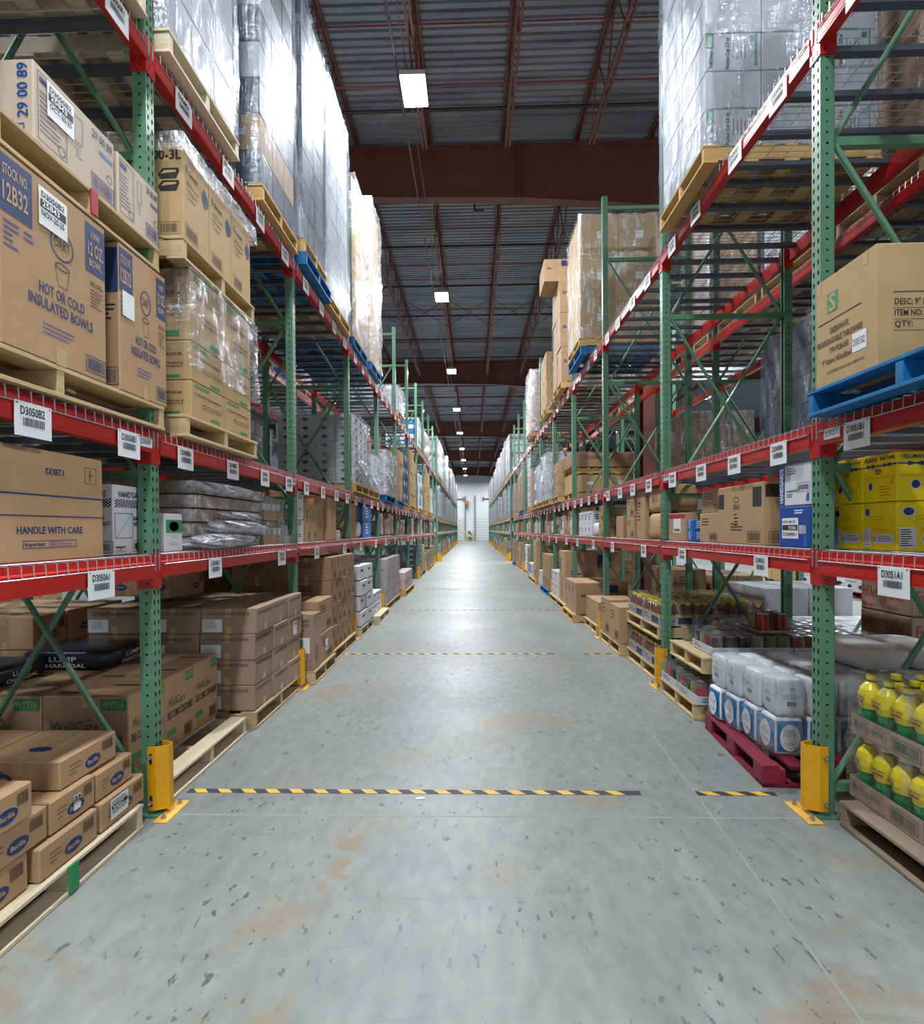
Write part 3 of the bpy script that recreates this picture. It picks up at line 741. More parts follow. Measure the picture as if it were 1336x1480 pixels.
@sty('skewer', 'white_board', None)
def _(a, n, t, w, l, h, s):
    for f in (a, n):
        W = f.W; f.text("HAND'GARDS", W*.5, h*.83, h*.085, 'ink_black', 'c', W*.72)
        for i in range(22):
            for j in range(6):
                if (i+j) % 2 == 0: f.rect(W*(.04+i*.042), h*(.68+j*.02), W*(.082+i*.042), h*(.7+j*.02), 'ink_black')
        f.frame(W*.04, h*.24, W*.52, h*.6, .003, 'ink_black'); f.poly([(W*.06, h*.25), (W*.08, h*.25), (W*.5, h*.59), (W*.48, h*.59)], 'paper_grey')
        f.text('BAMBOO', W*.54, h*.5, h*.06, 'ink_black', 'l', W*.28); f.text('SKEWERS 6"', W*.54, h*.42, h*.06, 'ink_black', 'l', W*.4)
        f.bars(W*.56, h*.07, W*.95, h*.17, 'ink_black', 5, .003); f.text('handgards', W*.05, h*.1, h*.04, 'ink_black', 'l', W*.26); f.lines(W*.05, h*.07, W*.3, 2, h*.025, h*.008, 'ink_black')
@sty('green_label', 'white_board', None)
def _(a, n, t, w, l, h, s):
    W = a.W; a.rect(W*.04, h*.5, W*.96, h*.84, 'ink_green'); a.ell(W*.5, h*.67, W*.27, h*.13, 'ink_black'); a.text("Syroco", W*.5, h*.66, h*.06, 'paper', 'c', W*.4) if False else a.lines(W*.3, h*.69, W*.4, 2, h*.05, h*.02, 'paper')
    a.lines(W*.35, h*.42, W*.3, 2, h*.05, h*.015, 'paper_grey'); a.lines(W*.2, h*.24, W*.55, 2, h*.05, h*.012, 'paper_grey')
@sty('mayo', 'mayo_yellow', None)
def _(a, n, t, w, l, h, s):
    for f in (a, n):
        W = f.W; B = 'ink_blue'
        f.text("HELLMANN'S", W*.06, h*.85, h*.085, B, 'l', W*.38); f.text('Best Foods', W*.54, h*.86, h*.085, B, 'l', W*.4)
        f.rect(0.002, h*.735, W-.002, h*.765, B)
        for u in (.24, .72): f.poly([(W*(u-.1), h*.8), (W*u, h*.76), (W*(u+.1), h*.8), (W*(u+.1), h*.7), (W*u, h*.74), (W*(u-.1), h*.7)], B, .0018)
        f.text('REAL', W*.48, h*.62, h*.07, B, 'c', W*.2); f.lines(W*.38, h*.58, W*.24, 1, 1, h*.02, B)
        f.rect(W*.04, h*.5, W*.96, h*.508, 'mayo_dark'); f.ell(W*.24, h*.33, W*.07, h*.1, 'paper', .0014); f.ell(W*.24, h*.33, W*.055, h*.085, B, .002)
        f.lines(W*.5, h*.3, W*.42, 4, h*.06, h*.02, 'mayo_dark', 3); f.frame(W*.84, h*.36, W*.9, h*.46, .003, 'mayo_dark')
@sty('mayo_back', 'mayo_yellow', None)
def _(a, n, t, w, l, h, s):
    for f in (a, n):
        W = f.W; f.ell(W*.15, h*.8, W*.09, h*.1, 'paper', .0014); f.ell(W*.15, h*.8, W*.07, h*.08, 'ink_blue', .002); f.frame(W*.25, h*.64, W*.62, h*.72, .003, 'mayo_dark')
        f.rect(W*.03, h*.06, W*.25, h*.48, 'paper'); f.lines(W*.05, h*.42, W*.17, 8, h*.045, h*.02, 'ink_purple', 3)
        f.rect(W*.32, h*.14, W*.92, h*.34, 'paper'); f.text('U', W*.34, h*.19, h*.1, 'ink_blue', 'l', W*.06); f.lines(W*.46, h*.29, W*.42, 3, h*.05, h*.02, 'ink_purple', 5)
        f.lines(W*.32, h*.46, W*.5, 2, h*.04, h*.012, 'mayo_dark')
@sty('gloves_white', 'white_board', None)
def _(a, n, t, w, l, h, s):
    for f in (a, n):
        W = f.W; f.rect(.002, .003, W*.19, h-.003, 'glove_blue') if f is a else None
        f.text("HANDGARDS", W*.145, h*.5, W*.11, 'paper', 'c', h*.84, rot=math.pi/2)
        f.lines(W*.25, h*.88, W*.4, 3, h*.06, h*.02, 'ink_blue', 3); f.text('COMFORTFIT', W*.25, h*.32, h*.06, 'ink_blue', 'l', W*.4); f.lines(W*.25, h*.26, W*.3, 2, h*.05, h*.02, 'ink_blue', 4)
        f.bars(W*.6, h*.36, W*.92, h*.48, 'ink_black', 4, .002); f.poly([(W*.86, h*.08), (W*.94, h*.1), (W*.95, h*.26), (W*.9, h*.3), (W*.85, h*.2)], 'sky_blue')
@sty('gloves_blue', 'glove_blue', None)
def _(a, n, t, w, l, h, s):
    for f in (a, n):
        W = f.W; f.rect(W*.1, h*.22, W*.62, h*.72, 'paper'); f.text('NOV-06-25', W*.13, h*.6, h*.06, 'ink_black', 'l', W*.4); f.rect(W*.12, h*.42, W*.6, h*.55, 'ink_black', .002); f.text('YDR6', W*.3, h*.44, h*.08, 'paper', 'l', W*.26, e=.003)
        f.text('D3049A1', W*.14, h*.28, h*.09, 'ink_black', 'l', W*.42); f.bars(W*.65, h*.34, W*.86, h*.54, 'paper', 5); f.poly([(W*.78, h*.05), (W*.88, h*.05), (W*.88, h*.25), (W*.82, h*.3)], 'sky_blue')
        f.lines(W*.5, h*.88, W*.4, 2, h*.06, h*.03, 'paper', 4)
@sty('dart_far', 'kraft')
def _(a, n, t, w, l, h, s):
    W = a.W; a.rect(W*.02, h*.62, W*.16, h*.88, 'ink_black'); a.rect(W*.8, h*.62, W*.97, h*.93, 'ink_black'); a.ring(W*.45, h*.76, W*.06, h*.05, .005, 'ink_black'); a.text('SOLO', W*.45, h*.6, h*.08, 'ink_brown', 'c', W*.14)
    a.lines(W*.4, h*.5, W*.1, 4, h*.06, h*.02, 'ink_brown'); a.lines(W*.32, h*.34, W*.28, 3, h*.05, h*.02, 'ink_brown'); a.bars(W*.7, h*.08, W*.93, h*.2, 'ink_brown', 4, .004)
    n.rect(n.W*.02, h*.76, n.W*.5, h*.96, 'ink_black'); n.bars(n.W*.06, h*.08, n.W*.4, h*.2, 'ink_brown', 4, .004)
@sty('whiteoval', 'white_board', None)
def _(a, n, t, w, l, h, s):
    for f in (a, n):
        f.ell(f.W*.45, h*.5, f.W*.15, h*.2, 'ink_black', .004); f.rect(f.W*.22, h*.475, f.W*.68, h*.525, 'ink_black', .004); f.lines(f.W*.35, h*.2, f.W*.2, 1, 1, h*.06, 'paper_grey')
@sty('pc20c', 'greywhite_board', None)
def _(a, n, t, w, l, h, s):
    W = n.W
    n.rect(.003, h*.6, W*.14, h-.004, 'ink_green'); n.text('PC20C', W*.115, h*.8, W*.06, 'paper', 'c', h*.3, rot=math.pi/2)
    n.text('WellChoice', W*.125, h*.29, W*.075, 'ink_black', 'c', h*.48, rot=math.pi/2); n.text('Portion Cup 2.0 oz', W*.42, h*.47, W*.07, 'ink_black', 'c', h*.84, rot=math.pi/2)
    for i in range(4): n.rect(W*(.49+.07*i), h*.3, W*(.505+.07*i), h*(.75-.08*(i % 2)), 'ink_black')
    n.rect(W*.88, h*.12, W*.92, h-.004, 'ink_green'); n.bars(W*.76, h*.78, W*.86, h*.93, 'ink_black', 4)
    a.rect(.003, h*.2, a.W*.1, h*.6, 'ink_green')
@sty('greyplain', 'greywhite_board', None)
def _(a, n, t, w, l, h, s): n.rect(n.W*.3, .004, n.W*.7, .012, 'ink_green')
@sty('goldsticker', 'kraft_gold')
def _(a, n, t, w, l, h, s): n.rect(n.W*.45, h*.42, n.W*.65, h*.6, 'paper'); n.lines(n.W*.48, h*.56, n.W*.14, 2, h*.03, h*.01, 'ink_black'); n.rect(n.W*.58, h*.44, n.W*.64, h*.46, 'ink_black')
@sty('tall500', 'kraft_grey')
def _(a, n, t, w, l, h, s):
    W = n.W; n.text('500', W*.5, h*.85, h*.07, 'ink_brown', 'c', W*.44); n.text('WHITE', W*.5, h*.77, h*.05, 'ink_brown', 'c', W*.5); n.lines(W*.2, h*.7, W*.5, 1, 1, h*.02, 'ink_brown')
    n.rect(W*.1, h*.3, W*.78, h*.58, 'paper'); n.bars(W*.14, h*.34, W*.4, h*.54, 'ink_black', 4); n.frame(W*.4, h*.05, W*.85, h*.17, .004, 'ink_red')
    a.lines(a.W*.2, h*.4, a.W*.5, 6, h*.05, h*.02, 'ink_brown')
@sty('blueprint', 'kraft')
def _(a, n, t, w, l, h, s):
    n.rect(n.W*.58, h*.68, n.W*.82, h*.93, 'ink_navy'); n.text('fluffy', n.W*.2, h*.62, h*.07, 'ink_navy', 'c', n.W*.22) if False else n.lines(n.W*.1, h*.6, n.W*.2, 2, h*.05, h*.03, 'ink_navy')
    a.rect(a.W*.1, h*.62, a.W*.3, h*.86, 'ink_blue'); a.rect(a.W*.4, h*.1, a.W*.5, h*.5, 'ink_purple')
@sty('hin', 'kraft')
def _(a, n, t, w, l, h, s):
    W = n.W
    for i, q in enumerate(('All Purpose', 'Hinged', 'Container')): n.text(q, W*.08, h*(.6-.13*i), h*.08, 'ink_black', 'l', W*(.8-.15*i))
    n.lines(W*.08, h*.28, W*.5, 3, h*.06, h*.02, 'ink_brown'); a.lines(a.W*.1, h*.74, a.W*.4, 6, h*.07, h*.03, 'ink_brown', 2)
@sty('diamond', 'kraft')
def _(a, n, t, w, l, h, s):
    W = n.W; n.poly([(W*.25, h*.7), (W*.75, h*.7), (W*.5, h*.88)], 'ink_brown'); n.poly([(W*.25, h*.42), (W*.5, h*.24), (W*.75, h*.42)], 'ink_brown'); n.lines(W*.3, h*.14, W*.4, 1, 1, h*.04, 'ink_brown')
@sty('rings', 'kraft')
def _(a, n, t, w, l, h, s):
    W = n.W; n.ring(W*.4, h*.6, W*.16, W*.16, .008, 'ink_brown'); n.ring(W*.4, h*.6, W*.07, W*.07, .008, 'ink_brown'); n.ring(W*.75, h*.68, W*.09, W*.09, .008, 'ink_brown'); n.lines(W*.3, h*.3, W*.4, 1, 1, h*.05, 'ink_brown')
    a.rect(a.W*.3, h*.3, a.W*.75, h*.8, 'paper'); a.bars(a.W*.35, h*.35, a.W*.7, h*.45, 'ink_black', 3); a.rect(.003, h*.82, a.W-.003, h*.97, 'ink_red')
@sty('greencrate', 'kraft_gold')
def _(a, n, t, w, l, h, s):
    for f in (a, n): f.ell(f.W*.5, h*.8, f.W*.15, h*.06, 'ink_green'); f.lines(f.W*.3, h*.68, f.W*.4, 3, h*.07, h*.03, 'ink_dkgreen', 3); f.rect(f.W*.6, h*.1, f.W*.85, h*.25, 'ink_dkgreen')
@sty('whitetext', 'white_board', None)
def _(a, n, t, w, l, h, s):
    for f in (a, n): f.lines(f.W*.12, h*.84, f.W*.6, 3, h*.08, h*.035, 'ink_black', 3); f.lines(f.W*.15, h*.3, f.W*.5, 2, h*.08, h*.04, 'ink_black', 4); f.rect(f.W*.7, h*.85, f.W*.9, h*.93, 'ink_black')
@sty('mostly_white', 'pink_stack', None)
def _(a, n, t, w, l, h, s):
    for f in (a, n): f.ring(f.W*.5, h*.5, f.W*.12, h*.25, .006, 'slate'); f.rect(f.W*.1, h*.04, f.W*.9, h*.1, 'slate')
@sty('bluebox', 'ink_navy', None)
def _(a, n, t, w, l, h, s):
    for f in (a, n): f.rect(f.W*.35, h*.35, f.W*.65, h*.7, 'paper')
@sty('bluewhite', 'white_board', None)
def _(a, n, t, w, l, h, s):
    for f in (a, n): f.rect(f.W*.1, h*.25, f.W*.9, h*.85, 'sky_blue'); f.lines(f.W*.25, h*.5, f.W*.5, 1, 1, h*.08, 'paper')
@sty('whiteband', 'white_board', None)
def _(a, n, t, w, l, h, s):
    a.rect(.002, h*.02, a.W-.002, h*.08, 'ink_black'); a.lines(a.W*.15, h*.6, a.W*.6, 1, 1, h*.16, 'slate', 3)
    n.rect(.002, h*.02, n.W-.002, h*.08, 'ink_black')
@sty('fullred', 'kraft_grey', None)
def _(a, n, t, w, l, h, s):
    for f in (n, a): f.text('Full Red', f.W*.08, h*.42, h*.36, 'ink_red', 'l', f.W*.6, bold=False); f.text('Pizza Sauce', f.W*.1, h*.12, h*.16, 'ink_red', 'l', f.W*.45, bold=False); f.rect(.003, h*.03, f.W-.003, h*.06, 'ink_black')
@sty('smallblue', 'sky_blue', None)
def _(a, n, t, w, l, h, s):
    for f in (a, n): f.lines(f.W*.3, h*.8, f.W*.4, 4, h*.18, h*.08, 'paper', 3)
@sty('slatebox', 'slate', None)
def _(a, n, t, w, l, h, s): pass
@sty('ovalwhite_side', 'white_board', None)
def _(a, n, t, w, l, h, s):
    for f in (a, n): f.ell(f.W*.25, h*.5, h*.3, h*.3, 'ink_black'); f.ell(f.W*.7, h*.5, h*.34, h*.2, 'ink_black')
class _Null:
    W = 1; H = 1
    def __getattr__(s, k): return lambda *a, **b: None
MBNULL = _Null()
KN = dict(barilla='pasta_carton', wyt='deli_carton', wyt_up='deli_carton', dart='bowl_carton', n2900='tissue_carton', n89='tissue_carton', genpak='hinged_container_carton', dns='stacked_carton', mayo='mayonnaise_carton', mayo_back='mayonnaise_carton', gloves_white='glove_carton', gloves_blue='glove_carton', fullred='sauce_carton', greenwave='tableware_carton', skewer='skewer_carton')
_CM = {}
def carton_mesh(st, w, l, h, s):
    k = (st, round(w, 3), round(l, 3), round(h, 3), s)
    if k in _CM: return _CM[k]
    fn, m, tape = STY[st]; mb = MB(); carton_body(mb, w, l, h, m, s, tape, seam=tape is not None, ch=min(.006, h*.06))
    fn(mb.face('x+' if s < 0 else 'x-', w, l, h), mb.face('n', w, l, h), mb.face('t', w, l, h), w, l, h, s)
    _CM[k] = mb.mesh('carton'); return _CM[k]
def carton(st, s, xf, y0, y1, z0, z1, w=.4, label=None, group=None, parent=None, rz=0, name='carton', cat='carton'):
    """xf = world X of the aisle face; spans y0..y1, z0..z1, and w deep"""
    cx = xf-w/2 if s < 0 else xf+w/2; me = carton_mesh(st, w, y1-y0-.004, z1-z0-.002, s)
    loc = Vector((cx, (y0+y1)/2, z0)); name = KN.get(st, name) if not parent else name
    if parent: return link(name, me, parent, loc-parent.location, rz)
    return tag(link(name, me, None, loc, rz), label, cat, group)
def stack(st, s, xf, y0, z, w, l, h, nx, ny, nz, desc, place, parent=None, skip=None, jit=.006, group=None, alt=None, rows=None):
    for k in range(nz):
        for j in range(ny):
            for i in range(nx):
                if skip and skip(i, j, k): continue
                jx = RND.uniform(-jit, jit); jy = RND.uniform(-jit/3, jit/3)
                x = xf-(i*w) if s < 0 else xf+(i*w)
                lab = None
                if not parent:
                    tier = TIER.get(nz, ['tier '+str(q+1) for q in range(nz)])[k]
                    lab = f"{desc}, {tier}"+(f", {ORD[j]} along" if ny > 1 else "")+(f", {['front','second','third','fourth'][i]} row" if nx > 1 else "")+f", {place}"
                carton(alt(i, j, k) if alt else st, s, x+jx, y0+j*l+jy, y0+(j+1)*l+jy-.002, z+k*h, z+(k+1)*h, w-.006, lab, group or f"{desc}s {place}", parent, RND.uniform(-.008, .008))

# ------------------------------------------------------------------ stretch film shells
def vnoise(seed):
    r = random.Random(seed); ph = [(r.uniform(0, 6.3), r.uniform(.6, 1.4), r.uniform(.6, 1.4), r.uniform(-1, 1)) for _ in range(6)]
    def f(a, b):
        return sum(math.sin(p+a*fa*(1+i*1.7)+b*fb*(1+i*1.3)+q*a) / (1+i*.7) for i, (p, fa, fb, q) in enumerate(ph))/3
    return f
def film_mesh(w, l, h, m, amp=.012, seed=1, top=True, div=.09):
    """closed band of film round a load, local origin at the bottom centre; slightly billowed"""
    mb = MB(); nz = max(3, int(h/div)); f = vnoise(seed)
    per = []
    nx, ny = max(3, int(w/div)), max(3, int(l/div))
    for i in range(ny): per.append((w/2, -l/2+l*i/ny))
    for i in range(nx): per.append((w/2-w*i/nx, l/2))
    for i in range(ny): per.append((-w/2, l/2-l*i/ny))
    for i in range(nx): per.append((-w/2+w*i/nx, -l/2))
    n = len(per); vs = []
    for k in range(nz+1):
        z = h*k/nz
        for i, (x, y) in enumerate(per):
            q = 1+ (amp*(1.2+f(i*.55, z*7))+.006)/max(w, l)*2
            vs.append((x*q, y*q, z+amp*.3*f(i*.9, z)))
    fs = [(k*n+i, k*n+(i+1) % n, (k+1)*n+(i+1) % n, (k+1)*n+i) for k in range(nz) for i in range(n)]
    mb.add(vs, fs, m, True)
    if top:
        c = len(vs)
        mb.add([vs[nz*n+i] for i in range(n)]+[(0, 0, h+.01)], [(i, (i+1) % n, n) for i in range(n)], m, True)
    return mb.mesh('stretch_wrap')
_FM = {}
def wrapped(s, xf, y0, y1, z, ztop, label, st='whitetext', film='film_heavy', wood='pine', w=1.15, nx=2, ny=2, nz=6, group=None, amp=.012, seed=None, parts=True, pal=True, alt=None):
    """one shrink-wrapped pallet load: pallet, cartons and film move together"""
    e = empty('wrapped_pallet_load', ((xf-w/2 if s < 0 else xf+w/2), (y0+y1)/2, z), 0, label, 'wrapped pallet load', group)
    zb = z
    if pal: pallet(s, xf, y0, y1, z, None, wood, w, parent=e); zb = z+.14
    ins = .03; bw = (w-2*ins)/nx; bl = (y1-y0-2*ins)/ny; bh = (ztop-zb-.01)/nz
    for k in range(nz):
        for j in range(ny):
            for i in range(nx):
                x = xf-ins-i*bw if s < 0 else xf+ins+i*bw
                carton(alt(i, j, k) if alt else st, s, x, y0+ins+j*bl, y0+ins+(j+1)*bl, zb+k*bh, zb+(k+1)*bh, bw-.005, parent=e)
    key = (round(w, 2), round(y1-y0, 2), round(ztop-zb, 2), film)
    if key not in _FM or seed: _FM[key] = film_mesh(w-.04, y1-y0-.04, ztop-zb, film, amp, seed or len(_FM)+3, div=.09 if y0 < 12 else .2)
    link('stretch_wrap', _FM[key], e, (0, 0, zb-z))
    return e

# ------------------------------------------------------------------ bottles, bags, cans
def lemon_mesh():
    mb = MB()
    mb.lathe([(.038, .0, 'bottle_green'), (.046, .012, 'bottle_green'), (.047, .06, 'bottle_green'), (.043, .09, 'bottle_green'), (.048, .115, 'bottle_green'), (.05, .142, 'bottle_green'), (.054, .155, 'lemon_yellow'), (.0615, .195, 'lemon_yellow'), (.062, .22, 'lemon_yellow'),
              (.054, .258, 'lemon_yellow'), (.034, .285, 'lemon_yellow'), (.023, .296, 'neck_green'), (.023, .306, 'cap_yellow'), (.024, .308, 'cap_yellow'), (.024, .332, 'cap_yellow'), (.0, .334, 'cap_yellow')], (0, 0, 0), 18)
    return mb.mesh('lemon_juice_bottle')
LM = lemon_mesh()
def lemon_label():
    mb = MB(); vs = []; n = 8
    for i in range(n+1):
        a = -.8+1.6*i/n
        for z in (.188, .232): vs.append((-.063*math.cos(a), -.063*math.sin(a), z))
    mb.add(vs, [(2*i, 2*i+1, 2*i+3, 2*i+2) for i in range(n)], 'lemon_yellow', True)
    f = Face(mb, 'x-', .134, .09, .05); f.o = Vector((-.0645, .04, .185)); f.text('ReaLemon', .005, .024, .018, 'ink_dkgreen', 'l', .07); f.rect(.01, .006, .065, .016, 'ink_red')
    return mb.mesh('bottle_label')
LL = lemon_label()
def juice_mesh():
    mb = MB(); mb.lathe([(.03, 0, 'juice'), (.042, .01, 'juice'), (.042, .06, 'cap_yellow'), (.0425, .11, 'juice'), (.042, .15, 'juice'), (.03, .185, 'juice'), (.019, .205, 'cap_yellow'), (.021, .208, 'cap_yellow'), (.021, .232, 'cap_yellow'), (0, .233, 'cap_yellow')], (0, 0, 0), 10)
    mb.lathe([(.043, .066, 'ink_green'), (.0432, .098, 'ink_green')], (0, 0, 0), 10)
    return mb.mesh('juice_bottle')
JM = juice_mesh()
def can_mesh(m):
    mb = MB(); mb.lathe([(0, 0, 'can_metal'), (.05, 0, 'can_metal'), (.051, .006, m), (.05, .15, 'can_metal'), (.051, .156, 'can_metal'), (.047, .157, 'can_metal'), (0, .152, 'can_metal')], (0, 0, 0), 14); return mb.mesh('food_can')
CANS = [can_mesh(m) for m in ('can_red', 'can_dark', 'can_green', 'paper')]
def tray_mesh(w, l, h, m, lip=.012, front='', s=1):
    mb = MB(); t = .004
    mb.box(-w/2, w/2, -l/2, l/2, 0, t, m)
    mb.box(-w/2, -w/2+t, -l/2, l/2, t, h, m); mb.box(w/2-t, w/2, -l/2, l/2, t, h, m)
    mb.box(-w/2+t, w/2-t, -l/2, -l/2+t, t, h, m); mb.box(-w/2+t, w/2-t, l/2-t, l/2, t, h, m)
    for side in (('x-' if s > 0 else 'x+'), 'n'):
        f = Face(mb, side, w, l, h)
        if front == 'rl':
            f.text('ReaLemon', f.W*.06, h*.42, h*.38, 'ink_dkgreen', 'l', f.W*.4, bold=False); f.bars(f.W*.62, h*.25, f.W*.92, h*.7, 'ink_dkgreen', 5, .003)
        elif front == 'bw':
            f.rect(f.W*.55, h*.15, f.W*.95, h*.85, 'ink_black'); f.lines(f.W*.08, h*.7, f.W*.4, 2, h*.3, h*.12, 'ink_purple')
        elif front == 'w': f.lines(f.W*.1, h*.6, f.W*.4, 2, h*.3, h*.1, 'slate')
    return mb.mesh('tray')
def trayed(s, xf, y0, z, w, l, h, m, item, nx, ny, dx, label, cat, group, front='', film=None, fh=.3, name='bottle_tray', part='bottle', lab=None, zoff=.004, rnd=None, extra=None):
    cx = xf-w/2 if s < 0 else xf+w/2
    e = empty(name, (cx, y0+l/2, z), RND.uniform(-.01, .01), label, cat, group)
    link('cardboard_tray', tray_mesh(w, l, h, m, front=front, s=s), e)
    for i in range(nx):
        for j in range(ny):
            x = (-w/2+w*(i+.5)/nx); y = -l/2+l*(j+.5)/ny
            me = item if not isinstance(item, list) else item[(i*3+j*2+(rnd or 0)) % len(item)]
            o = link(part, me, e, (x, y, zoff), RND.uniform(-.2, .2))
            if lab and i == 0 and (s > 0): link('bottle_label', lab, o, (0, 0, 0), RND.uniform(-.3, .3))
            if lab and j == 0: link('bottle_label', lab, o, (0, 0, 0), math.pi/2+RND.uniform(-.3, .3))
    if film: link('shrink_film', film_mesh(w+.004, l+.004, fh, film, .004, len(_FM)+int(y0*10), div=.05), e, (0, 0, .02))
    return e
def bag_mesh(w, l, h, m, band=None, s=1, seed=1, puff=.08, text=None):
    """soft sack: rounded superellipse box with dents"""
    mb = MB(); f = vnoise(seed); N, M = 28, 12; vs = []; pw = .16 if text else .3
    for k in range(M+1):
        v = -math.pi/2+math.pi*k/M
        for i in range(N):
            u = 2*math.pi*i/N
            e = .24 if text else .38
            sg = lambda c: math.copysign(abs(c)**e, c)
            q = 1+.035*f(u*2, v*3)+(.02*math.sin(u*9+v*11+seed) if text else .03*math.sin(u*5+seed)*math.cos(v*4))
            vs.append((w/2*sg(math.cos(u))*abs(math.cos(v))**pw*q, l/2*sg(math.sin(u))*abs(math.cos(v))**pw*q, h/2+h/2*math.copysign(abs(math.sin(v))**.55, math.sin(v))))
    fs = [(k*N+i, k*N+(i+1) % N, (k+1)*N+(i+1) % N, (k+1)*N+i) for k in range(M) for i in range(N)]
    for idx, fc in enumerate(fs):
        k = idx//N
        mb.add([], [], m)
    o = len(mb.v); mb.v += vs
    for idx, fc in enumerate(fs):
        k = idx//N; mm = band if (band and 3 <= k <= 8 and (idx % N) % 7 in (0, 1, 2, 5, 6)) else m
        mb.f.append(tuple(a+o for a in fc)); mb.m.append(mb.mi(mm)); mb.sm.append(True)
    if text:
        for side in (('x-' if s > 0 else 'x+'), 'n'):
            F_ = Face(mb, side, w*1.01, l*1.01, h); W = F_.W
            if text == 'flour':
                F_.ell(W*.5, h*.48, W*.33, h*.36, 'paper', .006); F_.text('Pioneer', W*.5, h*.28, h*.09, 'ink_black', 'c', W*.42, e=.006, rot=0); F_.text('BISCUIT MIX', W*.5, h*.5, h*.09, 'ink_black', 'c', W*.46, e=.006)
                F_.text('ORIGINAL', W*.5, h*.62, h*.06, 'ink_navy', 'c', W*.3, e=.006)
            elif text == 'flour_up':
                F_.text('2-5', W*.5, h*.72, h*.07, 'slate', 'c', W*.14, e=.005); F_.lines(W*.2, h*.6, W*.6, 3, h*.05, h*.012, 'paper_grey'); F_.bars(W*.35, h*.3, W*.65, h*.42, 'slate', 5)
            elif text == 'charcoal': F_.text('LUMP', W*.5, h*.45, h*.25, 'paper', 'c', W*.3, e=.01); F_.text('CHARCOAL', W*.5, h*.15, h*.2, 'paper', 'c', W*.5, e=.01)
            elif text == 'green': F_.text('Grass', W*.2, h*.8, h*.1, 'ink_dkgreen', 'l', h*.32, rot=-math.pi/2, e=.006)
    return mb.mesh('bag')
def bag(s, xf, y0, z, w, l, h, m, label, group, seed=1, band=None, text=None, rz=0, cat='bag', name='paper_bag'):
    cx = xf-w/2 if s < 0 else xf+w/2
    return tag(link(name, bag_mesh(w, l, h, m, band, s, seed, text=text), None, (cx, y0+l/2, z), rz), label, cat, group)

# ------------------------------------------------------------------ ceiling, floor, far wall
def struct(mb, name, loc=(0, 0, 0)):
    o = mb.build(name, None, loc); o['kind'] = 'structure'; return o
YW = 79.5; ZC = 10.0; XA, XB = -24, 26; YA = -9
mb = MB(); mb.box(XA, XB, YA, YW+.3, -.2, 0, 'sealed_concrete'); struct(mb, 'floor')
# control joints and the long saw cut, filled
mb = MB()
for q, y in enumerate((3.09, 8.9, 14.7, 20.5, 26.3, 32.1, 37.9, 43.7)): mb.box(-12, 12, y-.006, y+.006, 0, .0008, 'joint_fill')
mb.add([(1.06-.006, -2, .001), (1.06+.006, -2, .001), (2.6, 26, .001), (2.588, 26, .001)], [(0, 1, 2, 3)], 'joint_fill'); 
for y in (.0,): pass
struct(mb, 'trim_1')
# deck: corrugated sheet, ribs run across the aisle
mb = MB(); per = .152; n = int((YW-YA)/per); prof = []
for i in range(n+1):
    y = YA+i*per; prof += [(y, 0), (y+.085, 0), (y+.098, .038), (y+.139, .038)]
vs = []
for x in (XA, XB): vs += [(x, y, ZC+z) for y, z in prof]
m_ = len(prof); mb.add(vs, [(i, i+1, m_+i+1, m_+i) for i in range(m_-1)], 'roof_deck')
mb.box(XA, XB, YA, YW, ZC+.08, ZC+.12, 'roof_deck'); struct(mb, 'ceiling')
mb = MB(); mb.box(XA, XB, YW, YW+.3, 0, ZC+.1, 'wall_white')
x = XA
while x < XB: mb.box(x, x+.03, YW-.012, YW, 0, ZC, 'panel_white'); x += 1.1
struct(mb, 'wall_back')
mb = MB(); mb.box(XA-.3, XA, YA, YW, 0, ZC, 'wall_white'); struct(mb, 'wall_left')
mb = MB(); mb.box(XB, XB+.3, YA, YW, 0, ZC, 'wall_white'); struct(mb, 'wall_right')
mb = MB(); mb.box(XA, XB, YA-.3, YA, 0, ZC, 'wall_white'); struct(mb, 'wall_front')

# joists along the aisle, one per roof bay
GY = [-3.1, 12.0, 27.15, 42.3, 57.45, 72.6]
def joist_mesh(L):
    mb = MB(); zt, zb = -.006, -1.14; e = 1.55
    for dx in (-.035, .035):
        mb.box(dx-.022, dx+.022, .0, L, zt-.05, zt, 'steel_brown'); mb.box(dx-.018, dx+.018, e, L-e, zb, zb+.045, 'steel_brown')
    mb.tube((0, .16, zt-.03), (0, e, zb+.02), .018, 'steel_brown', 5); mb.tube((0, L-.16, zt-.03), (0, L-e, zb+.02), .018, 'steel_brown', 5)
    n = 10; a = (L-2*e)/n
    for i in range(n):
        y = e+i*a
        mb.tube((0, y, zb+.02), (0, y+a/2, zt-.03), .014, 'steel_brown', 5, cap=False); mb.tube((0, y+a/2, zt-.03), (0, y+a, zb+.02), .014, 'steel_brown', 5, cap=False)
    return mb.mesh('roof_joist')
JX = [-2.43+1.57*i for i in range(-7, 11)]
for gi in range(5):
    me = joist_mesh(GY[gi+1]-GY[gi])
    for ji, x in enumerate(JX):
        if gi > 2 and not (-6 < x < 6): continue
        tag(link('roof_joist', me, None, (x, GY[gi], ZC-.0)), f"brown open-web steel roof joist, {ORD[ji]} across, {ORD[gi]} roof bay", 'roof joist', f"steel roof joists, {ORD[gi]} roof bay", 'thing')
me = joist_mesh(YW-GY[5]-.2)
for ji, x in enumerate(JX):
    if -6 < x < 6: tag(link('roof_joist', me, None, (x, GY[5], ZC)), f"brown open-web steel roof joist at the far wall, {ORD[ji]} across", 'roof joist', 'steel roof joists, sixth roof bay', 'thing')
